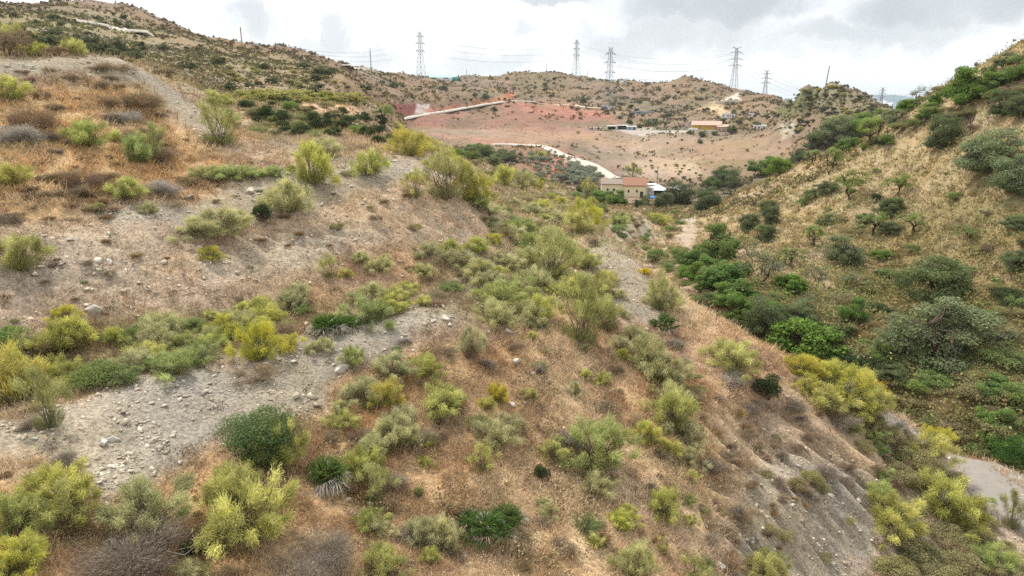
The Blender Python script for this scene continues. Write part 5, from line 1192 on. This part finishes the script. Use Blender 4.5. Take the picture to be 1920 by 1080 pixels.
# trees of the right slope, the gully and the valley: (kind, px, py foot, width px, height factor, label)
TREES = [
 ('sparse_tree', 1721, 196, 36, 1.15, 'lone thin almond tree on the right skyline beside the far plain'), ('olive_tree', 1883, 126, 38, .9, None), ('bright_tree', 1815, 190, 86, .85, None), ('bright_tree', 1850, 178, 60, .8, None), ('bright_tree', 1880, 160, 42, .8, None), ('bright_tree', 1912, 152, 50, .9, None),
 ('almond_tree', 1792, 195, 38, .9, None), ('dark_tree', 1765, 278, 80, 1.0, 'big dark olive-like tree high on the right slope'), ('dark_tree', 1883, 212, 62, .9, None), ('dark_tree', 1915, 220, 62, .9, None), ('bare_tree', 1817, 246, 22, 1.8, 'bare dark forked tree on the upper right slope'), ('almond_tree', 1853, 197, 28, .9, None),
 ('olive_tree', 1850, 322, 128, .75, 'wide olive tree on the upper right slope near the frame edge'), ('olive_tree', 1897, 365, 90, .95, None), ('bright_tree', 1752, 197, 30, .9, None), ('bright_tree', 1742, 222, 48, .7, None), ('almond_tree', 1653, 232, 34, .85, None), ('almond_tree', 1632, 275, 55, .95, 'bright crooked almond tree on the ridge left of the upper slope'),
 ('bright_tree', 1610, 258, 66, .8, None), ('olive_tree', 1567, 268, 90, .7, None), ('olive_tree', 1527, 278, 48, .8, None), ('almond_tree', 1557, 326, 38, 1.2, 'small almond with dark trunk beside the pale ridge path'), ('almond_tree', 1522, 310, 34, .8, None), ('dark_tree', 1497, 307, 36, 1.0, None), ('bright_tree', 1458, 327, 48, .9, 'right tree of the bright green pair at the slope end'),
 ('bright_tree', 1428, 329, 50, .85, 'left tree of the bright green pair at the slope end'), ('flat_tree', 1595, 373, 72, .9, None), ('dark_tree', 1553, 362, 50, .6, None), ('flat_tree', 1687, 368, 60, .85, None), ('dark_tree', 1668, 398, 44, .7, None), ('dark_shrub', 1645, 376, 24, .8, None), ('green_shrub', 1504, 386, 20, 1.2, None), ('dark_tree', 1440, 400, 40, .8, None), ('bare_tree', 1415, 392, 22, 1.2, None), ('sparse_tree', 1432, 360, 24, 1.1, None),
 ('dark_tree', 1325, 396, 66, .85, None), ('dark_tree', 1272, 384, 66, .85, 'broad dark tree beside the white farm pavilion'), ('dark_tree', 1246, 386, 40, .8, None), ('olive_tree', 1209, 388, 32, .9, None), ('dark_shrub', 1236, 392, 28, 1.0, None), ('dark_tree', 1360, 346, 60, .75, 'dark broad-crowned tree on the rise behind the farm'), ('dark_tree', 1331, 352, 34, .8, None), ('sparse_tree', 1385, 350, 34, .7, None),
 ('bright_tree', 1346, 486, 78, .95, 'bushy vivid green tree at the left foot of the right slope'), ('dark_tree', 1404, 432, 44, .95, None), ('dark_tree', 1446, 420, 40, 1.1, None), ('dark_tree', 1437, 450, 42, .9, None), ('bare_tree', 1416, 394, 18, 1.2, None), ('sparse_tree', 1425, 536, 90, .95, 'greyish thin-crowned almond in the gully bottom'), ('bright_tree', 1298, 528, 48, .95, None), ('fig_tree', 1354, 540, 64, .95, None), ('bright_tree', 1362, 574, 56, .9, None),
 ('dark_tree', 1425, 630, 78, 1.15, 'tall dark green tree in the gully left of the vivid fig'), ('fig_tree', 1478, 550, 50, .95, None), ('fig_tree', 1508, 664, 108, .85, 'vivid green fig tree standing in the gully right of the spur'), ('sparse_tree', 1517, 586, 52, .9, None), ('bright_tree', 1596, 604, 52, 1.05, None), ('sparse_tree', 1527, 540, 46, 1.1, None), ('olive_tree', 1579, 492, 68, .95, None),
 ('almond_tree', 1525, 462, 42, .9, None), ('almond_tree', 1637, 440, 46, .9, None), ('almond_tree', 1712, 440, 48, .85, None), ('olive_tree', 1670, 436, 46, .6, None), ('dark_tree', 1671, 404, 52, .85, None), ('bright_tree', 1650, 484, 42, .5, None), ('bare_tree', 1685, 494, 16, 1.6, 'dark leaning dead stump in the middle of the right slope'), ('dark_tree', 1754, 562, 135, .8, 'big dark-hearted olive tree in the middle of the right slope'),
 ('olive_tree', 1765, 668, 195, .68, 'biggest sprawling olive tree low on the right slope'), ('olive_tree', 1680, 668, 90, .75, None), ('bright_tree', 1658, 672, 56, .7, None), ('dark_tree', 1905, 505, 60, .8, None), ('flat_tree', 1812, 452, 60, .6, None), ('bright_tree', 1865, 802, 58, .85, None), ('dark_tree', 1672, 705, 66, .5, None), ('olive_tree', 1905, 430, 50, .7, None), ('sparse_tree', 1780, 520, 60, .6, None),
 ('bright_tree', 1385, 520, 46, .9, None), ('dark_tree', 1330, 572, 40, .8, None), ('fig_tree', 1325, 545, 44, .9, None), ('sparse_tree', 1405, 480, 46, .9, None), ('almond_tree', 1480, 500, 40, .9, None), ('olive_tree', 1620, 420, 40, .6, None), ('olive_tree', 1550, 420, 36, .7, None), ('sparse_tree', 1600, 540, 60, .6, None), ('dark_tree', 1560, 640, 50, .6, None), ('sparse_tree', 1890, 650, 70, .6, None),
 ('fig_tree', 1300, 500, 44, .9, None), ('bright_tree', 1330, 515, 50, .9, None), ('fig_tree', 1390, 560, 50, .9, None), ('bright_tree', 1395, 600, 50, 1.0, None), ('olive_tree', 1500, 600, 60, .8, None), ('fig_tree', 1450, 600, 46, .9, None), ('bright_tree', 1860, 740, 70, .6, None), ('bright_tree', 1700, 210, 40, .8, None), ('olive_tree', 1680, 235, 46, .8, None), ('bright_tree', 1590, 285, 44, .8, None), ('olive_tree', 1107, 366, 28, .8, None), ('bright_tree', 1127, 378, 36, .8, None), ('bright_tree', 1155, 386, 40, .85, None), ('dark_tree', 1088, 358, 24, .6, None), ('dark_tree', 1143, 372, 26, .7, None), ('almond_tree', 720, 233, 42, .9, 'round-crowned green tree above the left ridge near the dark red cutting'), ('olive_tree', 882, 300, 34, .9, None), ('bright_tree', 882, 288, 26, .9, None), ('olive_tree', 912, 292, 34, .6, None),
 ('olive_tree', 940, 298, 40, .6, None), ('dark_tree', 955, 304, 40, .6, None), ('olive_tree', 925, 310, 34, .7, None), ('dark_tree', 225, 99, 26, 1.3, 'large dark tree-like shrub on the big left hill'), ('dark_tree', 1371, 250, 22, .9, 'round dark tree beside the ochre-fronted building'), ('dark_tree', 1317, 256, 19, .7, None), ('dark_tree', 1295, 252, 15, .7, None), ('dark_tree', 1340, 254, 14, .8, None), ('olive_tree', 1312, 268, 12, .9, None),
 ('dark_tree', 1429, 328, 0, 1, None), ('olive_tree', 1180, 300, 0, 1, None), ('dark_tree', 1198, 240, 12, .9, None), ('dark_tree', 1180, 231, 11, .9, None), ('olive_tree', 1215, 235, 18, .8, None), ('olive_tree', 1228, 236, 16, .8, None), ('dark_tree', 1093, 192, 14, .9, None), ('dark_tree', 985, 150, 0, 1, None), ('dark_tree', 910, 185, 15, .8, None), ('dark_tree', 926, 208, 12, .9, None), ('dark_tree', 737, 165, 18, .9, None),
]
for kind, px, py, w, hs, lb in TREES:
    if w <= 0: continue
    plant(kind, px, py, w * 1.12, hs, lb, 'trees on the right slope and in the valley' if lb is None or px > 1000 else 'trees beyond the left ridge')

# shrubs strewn over zones: polygon, count, kinds, real width range, distance range
def in_poly(poly, x, y):
    ins = False
    for i in range(len(poly)):
        ax, ay = poly[i - 1]; bx, by = poly[i]
        if (ay > y) != (by > y) and x < (bx - ax) * (y - ay) / (by - ay) + ax: ins = not ins
    return ins
def strew(poly, n, kinds, w0, w1, ra, rb, hs=(.6, 1.0), group=None, mind=1.0, rmin=0):
    xs = [p[0] for p in poly]; ys = [p[1] for p in poly]; got = []; tries = 0
    while len(got) < n and tries < n * 12:
        tries += 1; px = random.uniform(min(xs), max(xs)); py = random.uniform(min(ys), max(ys))
        if not in_poly(poly, px, py): continue
        p = pick(px, py, rmin)
        if p is None or not ra < p[4] < rb: continue
        if any(abs(px - q[0]) < q[2] and -q[2] * .9 < py - q[1] < q[2] * 1.3 for q in HERO): continue
        if any((px - q[0]) ** 2 + ((py - q[1]) * 1.5) ** 2 < (mind * 10) ** 2 for q in got): continue
        got.append((px, py)); w = w0 + (w1 - w0) * random.random() ** 1.6
        k = random.choice(kinds)
        if k == 'hill_shrub' and sum(1 for o in COL.objects if o.name.startswith('hillside_shrub')) >= 296: continue
        if KIND[k][0] == 'broom_bush' and sum(1 for o in COL.objects if o.name.startswith('broom_bush')) >= 296: k = random.choice(['green_tussock', 'heath', 'green_shrub', 'green_tussock'])
        put(k, p[0], p[1], p[2], w, random.uniform(*hs), None, group, px, py, w / p[3] * FPX, parts=(w / p[3] * FPX > 22))
NB = 'small shrubs on the near spur'
FG = [(0, 880), (200, 960), (430, 830), (640, 700), (1000, 620), (1300, 700), (1330, 900), (1330, 1090), (0, 1090)]
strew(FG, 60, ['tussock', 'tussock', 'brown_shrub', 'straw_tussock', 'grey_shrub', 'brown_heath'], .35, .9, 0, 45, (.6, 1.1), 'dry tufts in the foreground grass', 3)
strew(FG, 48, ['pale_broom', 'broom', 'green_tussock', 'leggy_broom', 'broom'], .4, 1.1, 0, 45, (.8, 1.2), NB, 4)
strew([(1150, 620), (1500, 700), (1680, 830), (1400, 1080), (1330, 1080), (1300, 760)], 55, ['brown_shrub', 'tussock', 'brown_heath', 'grey_shrub', 'heath', 'tussock'], .4, 1.1, 0, 45, (.6, 1), NB, 2.2)
strew([(1480, 690), (1640, 780), (1780, 860), (1850, 930), (1920, 1080), (1660, 1080), (1640, 880)], 60, ['heath', 'heath', 'brown_heath', 'heath', 'green_broom', 'brown_shrub'], .7, 1.7, 0, 45, (.5, .9), 'heath shrubs beside the grey track', 1.6)
strew([(0, 170), (250, 180), (400, 260), (480, 330), (200, 420), (0, 420)], 45, ['brown_shrub', 'tussock', 'brown_heath', 'tussock', 'straw_tussock', 'grey_shrub'], .5, 1.3, 0, 60, (.5, .9), NB, 2.2)
strew([(0, 640), (120, 640), (300, 620), (560, 560), (860, 540), (850, 575), (700, 598), (560, 625), (300, 690), (0, 790)], 60, ['broom', 'broom', 'green_shrub', 'pale_broom', 'green_tussock', 'brown_shrub'], .6, 1.5, 0, 45, (.6, 1.0), 'bushes in the green strip above the track', 1.8)
strew([(640, 480), (880, 470), (1080, 450), (1200, 600), (1000, 620), (860, 560)], 60, ['pale_broom', 'broom', 'brown_shrub', 'tussock', 'pale_broom', 'green_tussock', 'broom'], .6, 1.6, 0, 60, (.6, 1.0), 'brooms on top of the spur', 1.8)
strew([(860, 370), (930, 330), (1010, 350), (1120, 400), (1130, 440), (1050, 460), (930, 450)], 70, ['pale_broom', 'pale_broom', 'green_broom', 'green_tussock', 'heath', 'broom'], .8, 2.0, 30, 150, (.5, .8), 'low bushes in the hollow behind the spur', 1.2)
strew([(1000, 340), (1180, 372), (1290, 392), (1280, 470), (1250, 520), (1150, 430), (1080, 385)], 60, ['broom', 'heath', 'yellow_broom', 'green_shrub', 'pale_broom', 'green_broom'], 1.2, 2.8, 60, 220, (.6, .9), 'bushes on the valley floor', 1.3)
strew([(500, 280), (800, 290), (880, 350), (800, 440), (560, 470), (300, 420)], 26, ['brown_shrub', 'tussock', 'pale_broom', 'heath', 'tussock'], .4, 1.0, 0, 60, (.6, 1), NB, 3)
strew([(0, 450), (300, 440), (560, 500), (500, 560), (200, 600), (0, 620)], 16, ['tussock', 'brown_shrub', 'green_tussock'], .3, .7, 0, 60, (.6, 1), NB, 4)
strew([(430, 200), (560, 190), (760, 235), (860, 290), (700, 262), (520, 262), (440, 240)], 55, ['dark_shrub', 'broom', 'heath', 'pale_broom', 'dark_shrub', 'yellow_broom'], 1.4, 3.2, 45, 200, (.6, .9), 'bushes along the left ridge', 1.4)
strew([(450, 178), (690, 182), (690, 194), (450, 192)], 45, ['hill_broom'], 2.0, 4.0, 60, 220, (.5, .8), 'yellow shrub row on the terrace', .8)
strew([(800, 280), (880, 290), (960, 320), (1040, 345), (980, 350), (880, 320)], 30, ['pale_broom', 'broom', 'heath', 'yellow_broom'], 1.2, 2.4, 60, 200, (.6, 1), 'bushes along the left ridge', 1.5)
# right slope
strew([(1300, 420), (1560, 310), (1920, 120), (1920, 760), (1560, 680), (1420, 610), (1290, 520)], 85, ['heath', 'green_shrub', 'pale_broom', 'heath', 'brown_heath', 'green_broom', 'dark_shrub'], 1.0, 3.0, 44, 140, (.5, .8), 'bushes on the right slope', 1.6)
strew([(1480, 620), (1920, 560), (1920, 820), (1780, 830), (1600, 720)], 90, ['heath', 'green_shrub', 'heath', 'brown_heath', 'dark_shrub', 'heath'], 1.2, 3.2, 42, 90, (.4, .7), 'undergrowth bushes low on the right slope', 1.2)
strew([(1270, 480), (1430, 560), (1560, 640), (1500, 670), (1330, 580), (1260, 520)], 40, ['green_shrub', 'pale_broom', 'broom', 'heath'], 1.2, 2.6, 40, 100, (.6, .9), 'bushes in the gully', 1.3)
strew([(1640, 210), (1920, 110), (1920, 190), (1700, 260), (1600, 290), (1500, 320)], 40, ['green_shrub', 'heath', 'broom', 'brown_heath'], 1.6, 3.4, 70, 140, (.6, .9), 'bushes on the right slope', 1.4)
# far hillsides
HG = 'dark shrubs dotted over the far hills'
strew([(0, 20), (220, 20), (360, 80), (640, 130), (740, 160), (700, 180), (460, 180), (300, 130), (0, 100)], 85, ['hill_shrub'], 1.6, 5.0, 90, 600, (.6, .9), HG, .9, 90)
strew([(680, 140), (1000, 142), (1330, 165), (1450, 200), (1300, 210), (1000, 190), (760, 190)], 90, ['hill_shrub'], 1.6, 6.0, 200, 800, (.6, .9), HG, .6, 200)
strew([(1040, 195), (1300, 205), (1440, 215), (1440, 240), (1200, 235), (1060, 225)], 30, ['hill_shrub'], 3, 7, 200, 800, (.6, .9), HG, .8, 200)
strew([(1070, 250), (1480, 250), (1480, 310), (1250, 335), (1130, 300)], 26, ['hill_shrub', 'hill_broom'], 1.2, 2.6, 200, 450, (.6, .9), HG, 1.2, 200)
strew([(1170, 312), (1310, 306), (1320, 345), (1190, 335)], 16, ['hill_shrub', 'hill_broom'], 1.2, 2.6, 200, 450, (.6, .9), HG, 1.2, 200)
strew([(1450, 200), (1530, 160), (1580, 165), (1650, 205), (1640, 250), (1460, 250)], 125, ['hill_shrub', 'hill_shrub', 'hill_broom'], 2.0, 4.5, 200, 450, (.5, .8), 'shrubs on the lone hill', .7, 200)
strew([(1495, 178), (1530, 162), (1565, 162), (1550, 180), (1480, 205)], 60, ['hill_shrub'], 2.5, 5, 200, 450, (.4, .6), 'shrubs on the lone hill', .5, 200)
strew([(800, 144), (1070, 136), (1130, 148), (1120, 152), (1000, 144), (800, 152)], 26, ['hill_shrub'], 2.5, 5.5, 500, 800, (.8, 1.0), HG, .8, 500)
strew([(420, 120), (700, 150), (690, 178), (430, 165)], 40, ['hill_broom', 'hill_shrub'], 1.5, 3.5, 90, 500, (.5, .8), 'pale shrubs on the left hill', .8, 90)
strew([(960, 288), (1040, 290), (1130, 330), (1120, 348), (1050, 345), (960, 320)], 62, ['grove_olive'], 2.4, 4.2, 200, 330, (.8, 1.0), 'olive trees of the red-soil grove', .75, 190)
strew([(1070, 305), (1110, 318), (1120, 340), (1080, 345), (1060, 325)], 22, ['grove_olive'], 3.2, 4.8, 200, 330, (.75, .95), 'olive trees of the red-soil grove', .6, 190)

# ------------------------------------------------------------------ ground cover nobody could count
def cover(n, ra, rb, fn, amin=-42, amax=42, seed=1):
    g = np.random.default_rng(seed)
    a = np.radians(g.uniform(amin, amax, n)); s = g.uniform(math.log(ra), math.log(rb), n)
    x = np.exp(s) * np.sin(a); y = np.exp(s) * np.cos(a)
    vis = field(VIS, a, s) > .35; pr = fn(a, s, x, y) > g.random(n)
    m = vis & pr; a, s, x, y = a[m], s[m], x[m], y[m]
    z = field(GZ, a, s); cb = np.stack([field(base[..., k], a, s) for k in range(3)], 1)
    return g, a, s, x, y, z, cb
def tufts(name, n, ra, rb, nb, L0, L1, wd, seed, label_kind='stuff', pal=((.38, .225, .11), (.72, .57, .36), (.27, .245, .12))):
    g, a, s, x, y, z, cb = cover(n, ra, rb, lambda a, s, x, y: field(GRASS, a, s) * (.45 + 1.3 * (fbm(x / 1.3, y / 1.3, 2) + .2)).clip(.06, 1), seed=seed)
    k = len(x); r = np.exp(s)
    brown = smooth(.05, .5, fbm(x / 2.2 + 7, y / 2.2, 3))[:, None]; pale = smooth(.0, .5, fbm(x / 3.7 - 7, y / 3.7 + 3, 3))[:, None]
    tc = cb * (1.0 + .0 * brown); tc = tc * 1.12 * (1 - .5 * brown) + np.array(pal[0]) * .5 * brown; tc = tc * (1 - .6 * pale) + np.array(pal[1]) * .6 * pale
    ol = (g.random(k) < .10)[:, None]; tc = np.where(ol, np.array(pal[2]) * (.8 + .6 * g.random((k, 1))), tc)
    tc = tc * (.6 + .95 * g.random((k, 1)))
    P = np.repeat(np.stack([x, y, z - .01], 1), nb, 0) + np.concatenate([g.normal(size=(k * nb, 2)) * .06 * (1 + r.mean() / 60), np.zeros((k * nb, 1))], 1)
    D = g.normal(size=(k * nb, 3)) * (.75, .75, .3) + (0, 0, .8)
    sc = np.repeat((L0 + (L1 - L0) * g.random(k) ** 2) * (.6 + r / (ra + rb)), nb); L = sc * (.5 + .7 * g.random(k * nb))
    D = unit(D); S = perp(D, g) * (np.repeat(r, nb) * wd)[:, None]
    tip = P + D * L[:, None]; V = np.stack([P - S, P + S, tip + S * .35, tip - S * .35], 1).reshape(-1, 3)
    C = np.repeat(np.repeat(tc, nb, 0) * (.85 + .3 * g.random((k * nb, 1))), 4, 0)
    me = np_mesh(name, V, np.arange(len(V)).reshape(-1, 4), C, [M_DRY]); o = link(name, me); o['kind'] = 'stuff'; return o
tufts('dry_grass', 150000, 11, 34, 7, .08, .34, .00036, 21)
tufts('dry_grass', 90000, 34, 62, 6, .14, .48, .0004, 22)
tufts('slope_grass', 120000, 46, 150, 6, .2, .7, .00045, 23, pal=((.24, .175, .085), (.56, .45, .25), (.24, .255, .10)))
def lumps(name, n, ra, rb, seed):
    g, a, s, x, y, z, cb = cover(n, ra, rb, lambda a, s, x, y: (.15 + .85 * field(GRASS, a, s)) * (.3 + 1.3 * (fbm(x / 22, y / 22, 3) - .16 * field(REL, a, s) + .4)).clip(.08, 1), seed=seed)
    k = len(x); r = np.exp(s); nb = 6
    px_, py_, _ = to_px(x, y, z)
    bare = ((py_ > 225) & (py_ < 275) & (px_ > 760) & (px_ < 1200)) | ((px_ > 1080) & (px_ < 1480) & (py_ > 245) & (py_ < 335) & (g.random(k) < .75))
    size = (.4 + 1.7 * g.random(k) ** 2.6) * np.clip(r / 350, .45, 1.5); size[bare] *= .35
    t = g.random((k, 1)); c = np.where(t < .35, cb * .58, np.where(t < .72, cb * (.68, .80, .52), np.where(t < .84, np.array((.15, .145, .08)), cb * 1.15)))
    c = c * (.8 + .4 * g.random((k, 1)))
    off = g.normal(size=(k, nb, 3)) * (.42, .42, .16) + (0, 0, .28)
    P = np.stack([x, y, z], 1)[:, None] + off * size[:, None, None]
    v, f, cc = leaves(g, P.reshape(-1, 3), np.repeat(np.array([[0, -.4, .7]]), k * nb, 0), np.repeat(size, nb) * .7, np.repeat(c, nb, 0), .8)
    me = np_mesh(name, v, f, cc, [M_DRY]); o = link(name, me); o['kind'] = 'stuff'; return o
lumps('hill_scrub', 170000, 110, 760, 31)
def undergrowth(name, n, ra, rb, size0, size1, nb, seed, cols, dens):
    g, a, s, x, y, z, cb = cover(n, ra, rb, dens, seed=seed)
    k = len(x); size = size0 + (size1 - size0) * g.random(k) ** 2.2
    ci = g.integers(0, len(cols), k); c = np.array(cols)[ci] * (.7 + .6 * g.random((k, 1)))
    off = g.normal(size=(k, nb, 3)) * (.38, .38, .2) + (0, 0, .3)
    P = np.stack([x, y, z], 1)[:, None] + off * size[:, None, None]
    v, f, cc = leaves(g, P.reshape(-1, 3), np.repeat(np.array([[0, -.3, .7]]), k * nb, 0), np.repeat(size, nb) * .19, np.repeat(c, nb, 0) * (.75 + .5 * g.random((k * nb, 1))), .6)
    o = link(name, np_mesh(name, v, f, cc, [M_LEAF])); o['kind'] = 'stuff'
def d_right(a, s, x, y):
    px_, py_, _ = to_px(x, y, field(GZ, a, s)); return smooth(1300, 1500, px_) * (.5 + .5 * smooth(350, 620, py_ + (px_ - 1300) * .12)) * (.35 + .9 * (fbm(x / 5, y / 5, 3) + .3)).clip(.1, 1)
undergrowth('slope_undergrowth', 80000, 42, 140, .35, 1.5, 20, 51, ((.23, .22, .095), (.30, .31, .12), (.18, .17, .08), (.38, .36, .16), (.34, .26, .13), (.19, .23, .085)), d_right)
def d_straw(a, s, x, y):
    px_, py_, _ = to_px(x, y, field(GZ, a, s)); return (smooth(760, 1000, px_) * smooth(1420, 1300, px_) * smooth(780, 900, py_) + .12) * field(GRASS, a, s) * (fbm(x / .9 + 3, y / .9, 3) * 1.6 + .25).clip(.02, 1)
undergrowth('straw_litter', 90000, 12, 40, .06, .26, 8, 53, ((.80, .66, .44), (.85, .76, .58), (.66, .50, .30), (.52, .34, .18)), d_straw)
def d_low(a, s, x, y):
    px_, py_, _ = to_px(x, y, field(GZ, a, s))
    m1 = smooth(840, 900, px_) * smooth(1180, 1120, px_) * smooth(330, 370, py_) * smooth(620, 580, py_); m2 = smooth(1030, 1090, px_) * smooth(1300, 1270, px_) * smooth(360, 385, py_) * smooth(520, 480, py_)
    return np.maximum(m1, m2) * (fbm(x / 2.4 + 11, y / 2.4, 3) * 1.5 + .25).clip(.02, 1)
undergrowth('low_green_scrub', 15000, 26, 200, .25, .9, 22, 54, ((.40, .40, .17), (.30, .32, .12), (.50, .48, .22), (.36, .33, .18), (.27, .24, .12)), d_low)
def d_near(a, s, x, y): return (.1 + field(GRASS, a, s)) * (fbm(x / 1.8 + 31, y / 1.8, 3) + .12).clip(.02, 1)
undergrowth('low_scrub', 38000, 12, 60, .10, .5, 22, 52, ((.26, .185, .12), (.16, .12, .085), (.20, .155, .10), (.38, .30, .20), (.28, .25, .13), (.46, .39, .24)), d_near)
def gravel(name, n, ra, rb, seed, s0=.018, s1=.085, pw=4.5):
    g, a, s, x, y, z, cb = cover(n, ra, rb, lambda a, s, x, y: (.03 + field(SCREE, a, s)) * (.2 + 1.5 * (fbm(x / 1.4, y / 1.4, 3) + .1)).clip(.05, 1), seed=seed)
    k = len(x); r = np.exp(s); size = (s0 + s1 * g.random(k) ** pw) * (.7 + r / 45)
    oc = np.array([(1, 0, 0), (0, 1, 0), (-1, 0, 0), (0, -1, 0), (.1, 0, 1), (0, 0, -.6)], float)
    V = oc[None] * (1 + .35 * g.normal(size=(k, 6, 1))) ; V = V * np.stack([np.ones(k), .5 + .4 * g.random(k), .3 + .4 * g.random(k)], 1)[:, None]
    th = g.random(k) * 6.283; c_, s_ = np.cos(th)[:, None], np.sin(th)[:, None]
    V = np.stack([V[..., 0] * c_ - V[..., 1] * s_, V[..., 0] * s_ + V[..., 1] * c_, V[..., 2] + .25 * V[..., 0]], -1) * size[:, None, None] + np.stack([x, y, z + size * .04], 1)[:, None]
    F = np.array([(0, 1, 4), (1, 2, 4), (2, 3, 4), (3, 0, 4), (1, 0, 5), (2, 1, 5), (3, 2, 5), (0, 3, 5)])[None] + (np.arange(k) * 6)[:, None, None]
    C = cb * (.45 + .35 * g.random((k, 1))) + np.array((.33, .29, .235)) * (.5 + 1.1 * g.random((k, 1)) ** 2)
    me = np_mesh(name, V.reshape(-1, 3), F.reshape(-1, 3), np.repeat(np.clip(C, .05, .7), 6, 0), [m_gravel]); o = link(name, me); o['kind'] = 'stuff'
m_gravel = bpy.data.materials.new('gravel'); N = NT(nodes_of(m_gravel)); b = N.n('ShaderNodeBsdfDiffuse'); N.link(N.n('ShaderNodeVertexColor', layer_name='Col').outputs[0], b.inputs[0]); o_ = N.n('ShaderNodeOutputMaterial'); N.link(b.outputs[0], o_.inputs[0])
gravel('gravel', 95000, 12, 62, 41)
gravel('loose_stones', 5000, 12, 62, 42, .05, .14, 3)

# ------------------------------------------------------------------ the air
bm_ = MB().box(-12500, 12500, -300, 12500, -140, 110)
m_haze = bpy.data.materials.new('haze'); N = NT(nodes_of(m_haze))
v = N.n('ShaderNodeVolumePrincipled'); v.inputs['Color'].default_value = (.86, .94, 1.0, 1); v.inputs['Density'].default_value = 9e-5
o_ = N.n('ShaderNodeOutputMaterial'); N.link(v.outputs[0], o_.inputs['Volume'])
hz_o = bm_.build('haze', m_haze); hz_o['kind'] = 'stuff'
